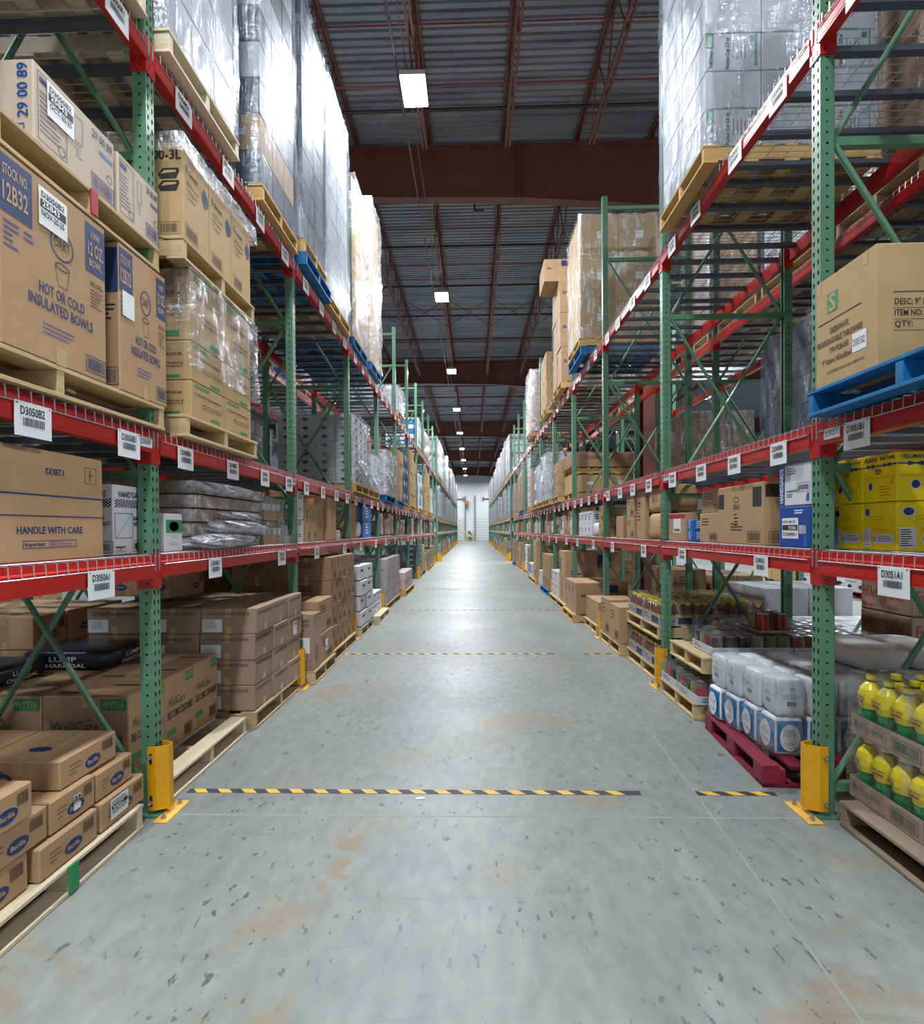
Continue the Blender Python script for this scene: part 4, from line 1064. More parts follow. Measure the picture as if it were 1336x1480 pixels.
def girder_mesh():
    mb = MB(); zt = -.06
    def zb(x): return 8.97-ZC+(x+7.13)*(-.0237) if x <= 1.05 else (8.776-ZC)-(x-1.05)*.0735
    xs = [XA, 1.05, 3.95]
    pts = [(x, zb(x)) for x in xs]+[(8, 8.776-ZC), (XB, 8.9-ZC)]
    for (x0, a), (x1, b) in zip(pts, pts[1:]):
        mb.add([(x0, -.006, a), (x1, -.006, b), (x1, -.006, zt), (x0, -.006, zt), (x0, .006, a), (x1, .006, b), (x1, .006, zt), (x0, .006, zt)],
               [(0, 1, 2, 3), (7, 6, 5, 4), (0, 4, 5, 1), (3, 2, 6, 7)], 'steel_brown')
        mb.add([(x0, -.12, a), (x1, -.12, b), (x1, .12, b), (x0, .12, a), (x0, -.12, a+.02), (x1, -.12, b+.02), (x1, .12, b+.02), (x0, .12, a+.02)],
               [(3, 2, 1, 0), (4, 5, 6, 7), (0, 1, 5, 4), (2, 3, 7, 6), (1, 2, 6, 5), (3, 0, 4, 7)], 'steel_brown')
    mb.box(XA, XB, -.12, .12, zt-.02, zt, 'steel_brown')
    mb.box(1.03, 1.06, -.12, .12, 8.78-ZC, zt, 'steel_brown')
    return mb.mesh('steel_girder')
gm = girder_mesh()
for i, y in enumerate(GY):
    tag(link('steel_girder', gm, None, (0, y, ZC)), f"deep brown tapered steel girder spanning the roof, {ORD[max(i-1,0)]} one ahead of the camera" if i else 'deep brown tapered steel girder behind the camera', 'girder', 'tapered roof girders', 'thing')
for i, y in enumerate(GY[1:]):
    mb = MB(); mb.box(-.25, .25, -.14, -.12, .02, 8.5, 'steel_brown'); mb.box(-.25, .25, .12, .14, .02, 8.5, 'steel_brown'); mb.box(-.01, .01, -.12, .12, .02, 8.5, 'steel_brown'); mb.box(-.3, .3, -.2, .2, 0, .02, 'steel_brown')
    tag(mb.build('steel_stanchion', None, (3.93, y, 0)), f"brown steel column between the back-to-back racks, {ORD[i]} one", 'column', 'steel columns', 'thing')
# sprinkler branch pipes with heads and the thin bridging rods
mb = MB(); mb.tube((-11, 0, 0), (12, 0, 0), .032, 'pipe_dark', 8); pm = mb.mesh('sprinkler_pipe')
mb = MB(); mb.tube((0, 0, 0), (0, 0, -.06), .012, 'zinc', 6); mb.tube((0, 0, -.06), (0, 0, -.09), .005, 'zinc', 6); mb.tube((0, 0, -.09), (0, 0, -.094), .022, 'zinc', 8); hm = mb.mesh('sprinkler_head')
for i in range(22):
    y = 8.05+2.53*i
    if min(abs(y-g) for g in GY) < .15: y += .3
    e = empty('sprinkler_pipe', (0, y, ZC-.30), 0, f"dark sprinkler branch pipe running across under the roof deck, {ORD[i]} from the camera", 'sprinkler pipe', 'sprinkler branch pipes')
    link('pipe', pm, e)
    for x in (-5.4, -3.2, -.25, 2.8, 5.6): link('sprinkler_head', hm, e, (x, 0, -.03))
mb = MB(); mb.tube((-11, 0, 0), (12, 0, 0), .014, 'pipe_red', 6); rm = mb.mesh('bridging_rod')
ys = []
for g0, g1 in zip(GY, GY[1:]):
    for i in range(1, 5): ys.append(g0+(g1-g0)*i/5)
for i, y in enumerate(ys):
    for z, q in ((ZC-1.12, 'lower'), (ZC-.13, 'upper')):
        tag(link('bridging_rod', rm, None, (0, y, z)), f"thin rust-red bridging rod across the {q} joist chords, {ORD[i]} along", 'bridging rod', 'joist bridging rods')
def xbr():
    mb = MB()
    for a, b in zip(JX, JX[1:]):
        mb.tube((a, 0, -.12), (b, 0, -1.1), .009, 'pipe_dark', 4, cap=False); mb.tube((a, .02, -1.1), (b, .02, -.12), .009, 'pipe_dark', 4, cap=False)
    return mb.mesh('cross_bracing')
xm = xbr()
for i, y in enumerate((19.6, 34.7, 49.8)): tag(link('cross_bracing', xm, None, (0, y, ZC)), f"row of thin dark X braces between the roof joists, {ORD[i]} row", 'cross bracing', 'joist cross bracing rows')
mb = MB(); mb.tube((-1.12, -8, 8.72), (-1.12, 70.5, 8.72), .018, 'conduit', 6); mb.tube((-.98, -8, 8.80), (-.98, 70.5, 8.80), .01, 'conduit', 6)
for y in [4.8+3*i for i in range(22)]: mb.tube((-1.12, y, 8.72), (-1.12, y, 8.92), .006, 'conduit', 5)
tag(mb.build('lamp_conduit'), 'grey electrical conduit running along the aisle above the lamps', 'conduit')
mb = MB(); mb.tube((.1, 12.9, 9.72), (.1, 12.9, 9.1), .02, 'pipe_dark', 6); mb.tube((.1, 12.9, 9.1), (.32, 12.9, 9.1), .02, 'pipe_dark', 6)
tag(mb.build('hanging_pipe'), 'short dark drop pipe with an elbow behind the first girder', 'pipe')

# lamps
def lamp(x, y, label, group, power, vis=True):
    e = empty('high_bay_lamp', (x, y, 8.52), 0, label, 'lamp', group)
    mb = MB(); mb.box(-.2, .2, -.32, .32, .02, .09, 'lamp_body', .006)
    for q in range(7): mb.box(-.14, .14, -.27+q*.09, -.255+q*.09, .09, .13, 'lamp_body')
    o = link('housing', _lm.setdefault('h', mb.mesh('housing')), e)
    mb = MB(); mb.box(-.185, -.012, -.3, .3, 0, .02, 'lamp_lens'); mb.box(.012, .185, -.3, .3, 0, .02, 'lamp_lens')
    link('lens', _lm.setdefault('l', mb.mesh('lens')), e)
    mb = MB(); mb.tube((0, 0, .12), (-.15, 0, .28), .006, 'conduit', 5)
    for yy in (-.25, .25): link('hanger', _lm.setdefault('g', mb.mesh('hanger')), e, (0, yy, 0))
    la = bpy.data.lights.new('lamp_light', 'AREA'); la.shape = 'RECTANGLE'; la.size = .38; la.size_y = .6; la.energy = power; la.color = (.93, .97, 1.0)
    lo = link('lamp_light', la, e, (0, 0, -.03))
_lm = {}
PWR = 470
for i in range(-1, 9):
    lamp(-.87, 8.66+7.63*i if i >= 0 else .9, f"bright white high bay lamp, {ORD[i]} down the aisle" if i >= 0 else 'high bay lamp right above the camera', 'high bay lamps over the aisle', PWR*(1.0 if i >= 0 else .8))
lamp(-.87, -6.7, 'high bay lamp over the aisle behind the camera', 'high bay lamps over the aisle', PWR)
for xx, nm in ((-7.6, 'left neighbouring'), (5.9, 'right neighbouring'), (12.4, 'second right neighbouring')):
    for i in range(0, 5):
        lamp(xx, 1+9.5*i, f"high bay lamp over the {nm} aisle, {ORD[i]} one", 'high bay lamps over other aisles', PWR)

for i, xx in enumerate((-7, -3.3, 3.3, 7)): lamp(xx, 75.6, f"added unseen lamp brightening the far wall, {ORD[i]} of four across", 'added unseen lamps brightening the far wall', PWR*.55)  # lamps added out of view behind the racks to brighten the far wall

# dock doors and the strip of wall between them
def door(n, x0, x1):
    mb = MB(); mb.box(x0, x1, YW-.10, YW-.02, 0, 6.4, 'panel_white')
    for i in range(9): mb.box(x0, x1, YW-.115, YW-.10, .03+i*.38, .055+i*.38, 'panel_seam')
    for i in range(1, 9, 2): mb.box(x0+ (x1-x0)*.72, x0+(x1-x0)*.72+.12, YW-.13, YW-.115, .2+i*.38, .32+i*.38, 'door_track')
    d = struct(mb, f"door_{n}")
    mb = MB()
    for x in (x0-.12, x1): mb.box(x, x+.12, YW-.22, YW-.02, 0, 6.5, 'door_track')
    t = mb.build('door_frame', d)
door(1, -4.0, -1.15); door(2, .42, 3.2)
for i, x in enumerate((-1.08, .26)):
    mb = MB(); mb.tube((0, 0, 0), (0, 0, 1.35), .09, 'yellow_paint', 12); mb.lathe([(.09, 1.35, 'yellow_paint'), (.06, 1.42, 'yellow_paint'), (0, 1.44, 'yellow_paint')], (0, 0, 0), 12)
    tag(mb.build('bollard', None, (x, YW-.7, 0)), f"yellow safety bollard beside the {'left' if i==0 else 'right'} dock door track", 'bollard', 'dock door bollards')
e = empty('door_operator', (-.82, YW-.25, 5.3), 0, 'orange and grey door motor box high between the dock doors', 'door motor')
mb = MB(); mb.box(-.22, .22, -.2, .2, 0, .5, 'orange', .03); mb.build('motor_cover', e)
mb = MB(); mb.lathe([(.0, -.1, 'door_track'), (.2, -.1, 'door_track'), (.2, -.5, 'door_track'), (0, -.55, 'door_track')], (0, 0, 0), 12); mb.box(-.03, .03, -.1, .1, -1.0, -.5, 'door_track'); mb.build('chain_wheel', e)
e = empty('cleaning_station', (-.4, YW-.4, 0), 0, 'white wall cabinet with green items standing between the dock doors', 'wall cabinet')
mb = MB(); mb.box(-.35, .35, 0, .3, .55, 1.5, 'white_board', .02); mb.build('cabinet_body', e)
mb = MB(); mb.box(-.25, .05, -.03, 0, 1.0, 1.4, 'ink_dkgreen'); mb.box(.05, .25, -.03, 0, .8, 1.1, 'slate'); mb.box(-.3, .3, -.05, .3, .3, .42, 'ink_green'); mb.build('posted_notices', e)
for i, (x0, x1) in enumerate(((-3.6, -1.3), (1.5, 3.6))):
    mb = MB(); mb.box(x0, x1, YW-.3, YW-.15, 6.0, 6.15, 'door_track'); mb.box(x0 if i else x1-.15, x0+.15 if i else x1, YW-.35, YW-.1, 5.8, 6.35, 'door_track')
    tag(mb.build('door_torsion_bar', None), f"dark grey torsion bar above the {'left' if i==0 else 'right'} dock door", 'torsion bar')

# hazard tapes on the floor
def tape_strip(y, x0, x1, label, wid=.055):
    mb = MB(); mb.box(x0, x1, y-wid/2, y+wid/2, 0, .0012, 'black_tape'); x = x0+.02; i = 0
    while x < x1-.12:
        q = .0016+ .0001*(i % 2)
        mb.add([(x, y+wid/2-.002, q), (x+.075, y+wid/2-.002, q), (min(x+.12, x1), y-wid/2+.002, q), (x+.045, y-wid/2+.002, q)], [(3, 2, 1, 0)], 'yellow_tape'); x += .152; i += 1
    tag(mb.build('hazard_tape'), label, 'floor tape', 'striped hazard tapes on the floor')
tape_strip(3.375, -1.80, 1.02, 'long yellow and dark striped tape across the aisle by the first uprights')
tape_strip(3.375, 1.36, 1.84, 'short piece of striped tape by the red pallet')
tape_strip(7.15, -1.75, 1.05, 'second striped tape across the aisle, worn'); tape_strip(7.15, 1.45, 1.9, 'short striped tape, second line across the aisle')
tape_strip(11.05, -1.7, 1.9, 'third striped tape across the aisle, faint'); tape_strip(15, -1.7, 1.9, 'fourth striped tape far down the aisle')
tape_strip(9.3, 5.6, 8.0, 'striped tape in the neighbouring aisle behind the right rack', .08)
mb = MB(); mb.add([(0, 0, .002), (.05, .004, .002), (.062, .02, .006), (.01, .026, .003)], [(0, 1, 2, 3)], 'paper'); mb.add([(0, 0, .0005), (.05, .004, .0005), (.062, .02, .0045), (.01, .026, .0015)], [(3, 2, 1, 0)], 'paper')
tag(mb.build('paper_scrap', None, (-.36, 3.28, 0)), 'tiny scrap of white paper on the floor by the striped tape', 'paper scrap')

# ------------------------------------------------------------------ contents: left rack
L, R_S = -1, 1
# --- left floor, near bay
pallet(L, -1.82, 1.87, 2.945, 0, 'pale wooden pallet with a green painted corner under the pasta cartons by the camera', 'pine_pale', 1.1)
mb = MB(); mb.box(-.0, .012, -.03, .03, .012, .136, 'ink_green', .003)
gp = mb.build('paint_mark', bpy.data.objects['pallet'], (.548, 0.0, 0)); gp['label'] = 'green painted block end'
BZ = .142
bx = lambda xf, y0, y1, z0, z1, w, lab, st='barilla', **k: carton(st, L, xf, y0, y1, z0, z1, w, lab, 'pasta cartons on the near left pallet', **k)
bx(-1.875, 1.89, 2.23, BZ, BZ+.155, .42, 'pasta carton on the pallet edge, bottom tier, cut by the frame edge')
bx(-1.845, 2.25, 2.61, BZ-.0, BZ+.145, .42, 'pasta carton with oval logo, bottom tier, middle of the pallet edge')
bx(-1.845, 2.63, 2.99, BZ, BZ+.145, .42, 'pasta carton with big dated white label, bottom tier, by the green upright')
bx(-1.87, 1.98, 2.33, BZ+.157, BZ+.3, .42, 'pasta carton with oval logo, second tier, nearest the camera')
bx(-1.87, 2.34, 2.63, BZ+.150, BZ+.3, .42, 'pasta carton with small dark sticker, second tier middle')
bx(-1.87, 2.64, 2.925, BZ+.150, BZ+.29, .42, 'pasta carton with tape tab, second tier, beside the upright')
bx(-1.86, 1.95, 2.24, BZ+.302, BZ+.45, .40, 'pasta carton, third tier, cut by the frame edge')
bx(-1.90, 2.44, 2.84, BZ+.302, BZ+.44, .40, 'pasta carton lit from above, alone on the third tier aisle side')
for i in range(2):
    for j in range(3): bx(-2.30-.43*i, 1.9+.36*j, 2.25+.36*j, BZ, BZ+.145, .42, f"pasta carton, bottom tier inner row, {ORD[j]} along, {['next to','far from'][i]} the edge row")
    for j in range(3): bx(-2.30-.43*i, 1.9+.36*j, 2.25+.36*j, BZ+.147, BZ+.295, .42, f"pasta carton, second tier inner row, {ORD[j]} along, {['next to','far from'][i]} the edge row")
bx(-2.31, 2.05, 2.43, BZ+.297, BZ+.44, .42, 'pasta carton with tape end, third tier inner row')
bx(-2.32, 2.44, 2.84, BZ+.297, BZ+.44, .42, 'shaded pasta carton, third tier inner row behind the lit one')
# stickers
def sticker(par, s, u, v, w, h, lines, nm='shipping_label', side=None, rot=0):
    me = par.data; bb = par.bound_box; W = max(b[0] for b in bb)-min(b[0] for b in bb); Ls = max(b[1] for b in bb)-min(b[1] for b in bb); Hh = max(b[2] for b in bb)
    mb = MB(); f = Face(mb, side or ('x+' if s < 0 else 'x-'), W+.002, Ls+.002, Hh); f.rect(u, v, u+w, v+h, 'paper', .003)
    for i, q in enumerate(lines):
        if q == '#': f.bars(u+w*.1, v+h*(.88-.24*i)-h*.12, u+w*.8, v+h*(.9-.24*i), 'ink_black', 4)
        elif q.startswith('!'): f.rect(u+w*.05, v+h*(.72-.24*i)-.002, u+w*.95, v+h*(.72-.24*i)+h*.2, 'ink_black', .004); f.text(q[1:], u+w*.1, v+h*(.74-.24*i), h*.15, 'paper', 'l', w*.6, e=.006)
        else: f.text(q, u+w*.08, v+h*(.74-.24*i), h*.15, 'ink_black', 'l', w*.8, e=.005)
    o = link(nm, mb.mesh(nm), par); o['label'] = 'white printed sticker'; return o
cs = [o for o in bpy.data.objects if o.get('label', '').startswith('pasta carton with')]
def byl(t): return [o for o in bpy.data.objects if (o.get('label') or '').startswith(t)][0]
sticker(byl('pasta carton with big'), L, .07, .03, .14, .1, ['D3050A1', '!94057', 'NOV-14-25', '#'])
sticker(byl('pasta carton with small'), L, .14, .04, .045, .07, ['!12', '!64', '#'])
# --- left floor, first pallet past the upright: deli container cartons
pallet(L, -1.83, 3.19, 4.34, 0, 'grey wooden pallet with an empty front board beside the first left upright', 'pine_pale', 1.25)
stack('wyt', L, -2.08, 3.22, BZ, .54, .385, .5, 3, 3, 1, 'deli container carton with green bands', 'left first pallet', group='deli container cartons on the left floor')
bag(L, -3.0, 3.28, .645, .62, .5, .12, 'bag_black', 'black charcoal sack lying on the shaded deli cartons, near one', 'charcoal sacks', 3, text='charcoal', cat='sack', name='charcoal_sack')
bag(L, -2.6, 3.82, .645, .66, .5, .14, 'bag_black', 'black charcoal sack with white LUMP CHARCOAL print behind the braces', 'charcoal sacks', 4, text='charcoal', cat='sack', name='charcoal_sack')
for i in range(2):
    carton('barilla', L, -2.62-.36*i, 4.9, 5.25, BZ+.0+.66+.24, BZ+.66+.46, .34, f"oval-logo carton on top of the shaded stack behind the first left upright, {['aisle side','inner'][i]}", 'cartons in shade on the left')
# --- left floor: DO NOT DOUBLE STACK cartons
pallet(L, -1.79, 4.42, 5.66, 0, 'wooden pallet under the DO NOT DOUBLE STACK cartons', 'pine', 1.25)
stack('dns', L, -1.80, 4.45, BZ, .47, .4, .213, 3, 3, 4, 'DO NOT DOUBLE STACK carton', 'left', skip=None, jit=.012, group='DO NOT DOUBLE STACK cartons on the left floor')
d = [o for o in bpy.data.objects if (o.get('label') or '').startswith('DO NOT DOUBLE STACK carton, third tier, third along, front')]
if d: sticker(d[0], L, .1, .03, .12, .13, ['AB', '#', '#'])
# --- left floor: bay two
pallet(L, -1.68, 5.72, 6.62, 0, 'wooden pallet with bowed boards under the tall carton with a white shipping label', 'pine', 1.2)
carton('tall500', L, -1.70, 5.76, 6.02, BZ, BZ+.60, .2, 'tall narrow carton printed 500 WHITE with white shipping label', 'tall cartons on the left floor')
carton('generic', L, -1.72, 6.03, 6.60, BZ+.33, BZ+.70, .5, 'long carton stacked on another beside the tall narrow carton', 'tall cartons on the left floor')
carton('generic', L, -1.71, 6.03, 6.60, BZ, BZ+.328, .5, 'long carton with diamond sticker under another beside the tall carton', 'tall cartons on the left floor')
sticker(byl('long carton with diamond'), L, .2, .1, .12, .14, ['#', '#', 'FA'])
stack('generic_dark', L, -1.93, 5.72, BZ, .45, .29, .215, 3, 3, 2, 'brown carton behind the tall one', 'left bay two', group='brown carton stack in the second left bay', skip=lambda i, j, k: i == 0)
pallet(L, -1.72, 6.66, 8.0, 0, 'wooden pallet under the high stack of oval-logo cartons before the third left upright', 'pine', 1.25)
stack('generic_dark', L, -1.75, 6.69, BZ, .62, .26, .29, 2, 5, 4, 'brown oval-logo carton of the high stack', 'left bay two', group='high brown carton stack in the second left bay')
# --- left floor: bay three and on
pallet(L, -1.70, 8.28, 9.3, 0, 'wooden pallet under the white banded cartons past the third left upright', 'pine_pale', 1.2)
stack('whiteband', L, -1.72, 8.3, BZ, .58, .48, .235, 2, 2, 4, 'white carton with black bands', 'left bay three', jit=.02)
pallet(L, -1.62, 9.4, 10.5, 0, 'half empty pallet with four small white cartons before the fourth left upright', 'pine_pale', 1.2)
stack('whitetext', L, -1.74, 9.5, BZ, .4, .4, .19, 1, 2, 2, 'small white carton with black text', 'left bay three')
wrapped(L, -1.72, 10.9, 12.9, 0, 1.06, 'large pinkish shrink-wrapped block on pallets past the fourth left upright', 'mostly_white', 'film_clear', 'pine', 1.2, 2, 3, 4)
pallet(L, -1.64, 13.35, 15.1, 0, 'pallet with low pink and white cartons past the fifth left upright', 'pine_yellow', 1.2)
stack('mostly_white', L, -1.68, 13.4, BZ, .55, .42, .22, 2, 4, 2, 'pink and white carton', 'left bay five')
def fargen(s, k, lv, seed):
    """unwrapped or wrapped loads standing in a bay farther down"""
    r = random.Random(seed); y = PY(s, k)+(.18 if lv == 'F' else .12); end = PY(s, k)+P-.08
    z = {'F': 0, 'A': DK['A']+.006, 'B': DK['B']+.006, 'C': DK['C']+.006}[lv]
    room = {'F': 1.25, 'A': .68, 'B': 1.95, 'C': 2.3}[lv]
    bn = f"{SIDE[s]} {ORD[k]} bay {dict(F='floor',A='low shelf',B='mid shelf',C='top shelf')[lv]}" if k <= 10 else f"{SIDE[s]} far {ORD[k-11]} bay {dict(F='floor',A='low shelf',B='mid shelf',C='top shelf')[lv]}"
    i = 0
    sts = ['generic', 'whitetext', 'generic_dark', 'whitetext', 'goldsticker', 'plain', 'mostly_white', 'bluewhite', 'whiteband', 'greencrate', 'generic', 'bluebox']
    nmz = dict(generic='brown', generic_dark='dark brown', whitetext='white', goldsticker='golden brown', plain='plain brown', mostly_white='pale pink', bluewhite='blue and white', whiteband='white banded', greencrate='green-printed brown', bluebox='navy blue')
    while y < end-.3:
        if lv == 'A':
            l = r.uniform(.22, .42); h = r.uniform(.3, .565); st = r.choice(sts)
            if r.random() < .12: y += .15; continue
            if r.random() < .35:
                for q in range(2): carton(st, s, FX(s, .05+r.uniform(0, .04)), y, y+l, z+q*h/2, z+(q+1)*h/2, r.uniform(.35, .5), f"{nmz[st]} carton, {['lower','upper'][q]} of a pair, {ORD[i]} along the {bn}", f"cartons on the {bn}")
            else: carton(st, s, FX(s, .05+r.uniform(0, .04)), y, y+l, z, z+h, r.uniform(.35, .5), f"{nmz[st]} carton, {ORD[i]} along the {bn}", f"cartons on the {bn}")
            y += l+.01; i += 1
        else:
            l = min(r.choice((1.08, 1.12)), end-y)
            if l < .8: break
            if r.random() < (.1 if lv == 'F' else .16): y += l+.04; i += 1; continue
            zt = z+r.uniform(.55, .98)*room; st = r.choice(sts); wd = r.choice(('pine', 'pine_yellow', 'wood_blue', 'pine'))
            off = r.uniform(-.1, .02)
            if r.random() < .55:
                wrapped(s, FX(s, off), y, y+l, z, zt, f"shrink-wrapped {nmz[st]} load, {ORD[i]} pallet of {bn}", st, r.choice(('film_heavy', 'film_clear', 'film_clear')), wd, 1.15, 2, 2 if k < 12 else 1, 5 if k < 12 else 4, f"shrink-wrapped loads of the {SIDE[s]} rack")
            else:
                pallet(s, FX(s, off), y, y+l, z, f"wooden pallet, {ORD[i]} of {bn}", wd, 1.15, f"pallets down the {SIDE[s]} rack")
                nz = max(1, int((zt-z-.14)/.3)); ny = 3 if k < 9 else 2
                stack(st, s, FX(s, off+.02), y+.02, z+.142, .54, (l-.04)/ny, (zt-z-.14)/nz, 2 if k < 9 else 1, ny, min(nz, 5), f"{nmz[st]} carton", bn+f" {ORD[i]} pallet", jit=.015)
            y += l+.05; i += 1
TIER[6] = [ORD[q]+' tier' for q in range(6)]
for k in range(6, 10): fargen(L, k, 'F', 100+k)
# --- left lowest shelf
ZA = DK['A']+.006
carton('handle', L, -1.87, 1.72, 2.72, ZA, ZA+.49, .6, 'big brown carton marked HANDLE WITH CARE on the near left lowest shelf')
carton('skewer', L, -1.925, 2.875, 3.2, ZA, ZA+.385, .26, 'white bamboo skewer carton with checked band behind the first left upright')
carton('green_label', L, -1.87, 3.27, 3.475, ZA, ZA+.24, .16, 'small white carton with a green label block beside the first left upright')
for t in range(5):
    e = empty('wrapped_tray', (-2.42, 4.15+.03*t, ZA+.098*t), RND.uniform(-.02, .02), f"shrink-wrapped grey tray of tubs, {TIER[5][t]}, left lowest shelf", 'wrapped tray', 'wrapped trays on the left lowest shelf')
    if t == 0: wt = (tray_mesh(1.0, 1.15, .09, 'kraft_grey'), film_mesh(1.02, 1.17, .082, 'film_loose', .02, 5, div=.06))
    link('cardboard_tray', wt[0], e)
    mb = MB(); 
    for q in range(5): mb.box(-.49, .49, -.56+q*.225, -.56+q*.225+.215, .005, .086, 'slate' if t in (1, 3) else 'kraft_grey', .012)
    link('tub_row', mb.mesh('tub_row'), e); link('shrink_film', wt[1], e)
sticker(byl('shrink-wrapped grey tray of tubs, top tier'), L, .15, .01, .14, .08, ['D3048', '!AB', 'NOV'])
for t, (h0, m) in enumerate(((0, 'tray'), (.225, 'tray'))):
    trayed(L, -1.87, 4.85, ZA+h0, .36, .5, .09, 'kraft', _roll if False else can_mesh('paper'), 3, 4, .1, f"brown tray of white tubs, {['lower','upper'][t]} one, before the second left upright", 'tray', 'trays of white tubs on the left lowest shelf', film='film_clear', fh=.19, name='tub_tray', part='tub')
mb = MB(); mb.lathe([(.05, 0, 'bag_white'), (.055, .1, 'bag_white'), (.045, .15, 'bag_white'), (.015, .2, 'bag_white'), (.015, .23, 'bag_white'), (0, .23, 'bag_white')], (0, 0, 0), 12); jug = mb.mesh('jug')
trayed(L, -1.87, 5.37, ZA, .3, .24, .08, 'greywhite_board', jug, 2, 2, .1, 'grey crate of white squeeze bottles beside the second left upright', 'bottle crate', None, name='bottle_crate', part='bottle')
def crumple(x, y, z, w, l, h, seed, lab, rz=0):
    mb = MB(); f = vnoise(seed); N, M = 36, 16; vs = []
    for k in range(M+1):
        v = -math.pi/2+math.pi*k/M
        for i in range(N):
            u = 2*math.pi*i/N; q = 1+.28*f(u*3, v*4)+.16*math.sin(u*7+v*5+seed)
            vs.append((w/2*math.cos(u)*math.cos(v)**.6*q if math.cos(v) > 0 else 0, l/2*math.sin(u)*math.cos(v)**.6*q if math.cos(v) > 0 else 0, h/2+h/2*math.sin(v)*(1+.1*f(u, v))))
    mb.add(vs, [(k*N+i, k*N+(i+1) % N, (k+1)*N+(i+1) % N, (k+1)*N+i) for k in range(M) for i in range(N)], 'film_bunch')
    tag(mb.build('crumpled_film', None, (x, y, z), rz), lab, 'crumpled film', 'crumpled film hanging off the trays')
for q, (yy, zz, ww, ll, hh) in enumerate(((4.05, .0, .16, 1.0, .11), (4.3, .11, .15, .95, .10), (4.35, .22, .12, .7, .06), (4.1, .40, .12, .9, .08))):
    crumple(-1.88, yy, ZA+zz, ww, ll, hh, 70+q, f"ragged clump of shiny film at the {TIER[4][q]} of the tub trays")
crumple(-1.84, 9.0, 2.42, .2, .9, .35, 80, 'hanging bunch of torn film on the white oval-logo block'); crumple(-1.84, 10.0, 2.36, .22, .8, .3, 81, 'torn film bunched at the foot of the lower white load'); crumple(-1.82, 11.8, 2.4, .25, 1.0, .5, 82, 'torn film bunched over the load on the blue pallet')
for q in range(3): carton('whitetext', L, -2.32, 5.0, 5.45, ZA+.16*q, ZA+.16*(q+1), .4, f"long white carton behind the tub trays, {TIER[3][q]}", 'white cartons behind the tub trays')
carton('generic', L, -2.7, 3.9, 5.3, ZA+.0, ZA+.56, .35, 'long golden carton at the back of the left lowest shelf') 
for q in range(2): carton('whitetext', L, -1.86, 5.76, 5.97, ZA+.28*q, ZA+.28*(q+1), .16, f"narrow white carton with black text, {['lower','upper'][q]} of two past the second left upright", 'narrow white cartons')
for q in range(2): carton('greencrate', L, -1.87, 6.03+.24*q, 6.26+.24*q, ZA, ZA+.43, .35, f"brown paper-topped carton with green print, {['first','second'][q]} past the narrow white cartons", 'green-printed cartons')
carton('generic', L, -2.32, 6.2, 6.9, ZA, ZA+.6, .5, 'tall open brown carton behind the green-printed pair')
carton('plain', L, -1.89, 6.56, 6.9, ZA, ZA+.56, .4, 'plain tall carton beside the green-printed pair')
carton('plain', L, -1.85, 6.92, 7.35, ZA, ZA+.565, .4, 'plain tall carton with a round white sticker')
for q in range(2): carton('whitetext', L, -1.87, 7.45+.11*q, 7.55+.11*q, ZA, ZA+.13, .12, f"tiny white carton, {['first','second'][q]} beside the third left upright", 'tiny white cartons')
carton('plain', L, -1.88, 8.25, 8.75, ZA, ZA+.56, .4, 'plain brown carton just past the third left upright')
bag(L, -1.86, 8.8, ZA, .4, .3, .28, 'bag_white', 'crumpled silvery bag on the left lowest shelf', None, 6, name='foil_bag')
for q in range(2): carton('slatebox', L, -1.9, 8.8, 9.1, ZA+.29+.14*q, ZA+.43+.14*q, .3, f"dark pack above the silvery bag, {['lower','upper'][q]}", 'dark packs')
for q in range(2): carton('smallblue', L, -1.86, 9.2, 9.95, ZA+.28*q, ZA+.275+.28*q, .4, f"bright blue crate, {['lower','upper'][q]} one, before the fourth left upright", 'bright blue crates')
for k in range(4, 10): fargen(L, k, 'A', 200+k)
# --- left middle shelf
ZB = DK['B']+.006
pallet(L, -1.80, 1.55, 3.17, ZB, 'wooden pallet under the big bowl cartons on the near left middle shelf', 'pine', 1.15)
carton('dart', L, -1.80, 2.05, 2.66, ZB+.14, ZB+.90, .62, 'large carton marked HOT OR COLD INSULATED BOWLS, nearest the camera', 'bowl cartons')
carton('dart', L, -1.80, 2.76, 3.19, ZB+.14, ZB+.90, .70, 'carton marked HOT OR COLD INSULATED BOWLS in front of the first upright', 'bowl cartons')
carton('dart', L, -1.81, 1.56, 2.04, ZB+.14, ZB+.90, .62, 'bowl carton cut off by the frame edge', 'bowl cartons')
carton('plain', L, -2.44, 1.74, 2.66, ZB+.14, ZB+.90, .5, 'plain carton behind the nearest bowl carton', 'bowl cartons')
sticker(byl('large carton marked'), L, .19, .56, .16, .16, ['D3050B2', '!25843', 'NOV-20-25', '#'])
sticker(byl('carton marked HOT'), L, .02, .39, .1, .13, ['#', '#', 'QR'[:0] or '#'])
pallet(L, -1.80, 2.02, 3.14, ZB+.905, 'wooden pallet with red block, stacked on the bowl cartons', 'pine', 1.2)
mb = MB(); mb.box(0, .01, -.024, .024, .018, .136, 'ink_red', .002)
o = link('paint_mark', mb.mesh('paint_mark'), byl('wooden pallet with red'), (.598, 0, 0)); o['label'] = 'red painted block end'
ZU = ZB+1.047
carton('n2900', L, -1.82, 2.25, 2.77, ZU, ZU+.345, .9, 'long pale carton printed 29 00 89 with dated sticker on the upper pallet', 'tissue cartons')
carton('n89', L, -1.815, 2.785, 3.15, ZU, ZU+.33, .5, 'pale carton printed 89 with tape, against the first left upright', 'tissue cartons')
sticker(byl('long pale carton printed'), L, .07, .16, .16, .15, ['D3050B2', '!25843', 'OCT-20-25', '#'])
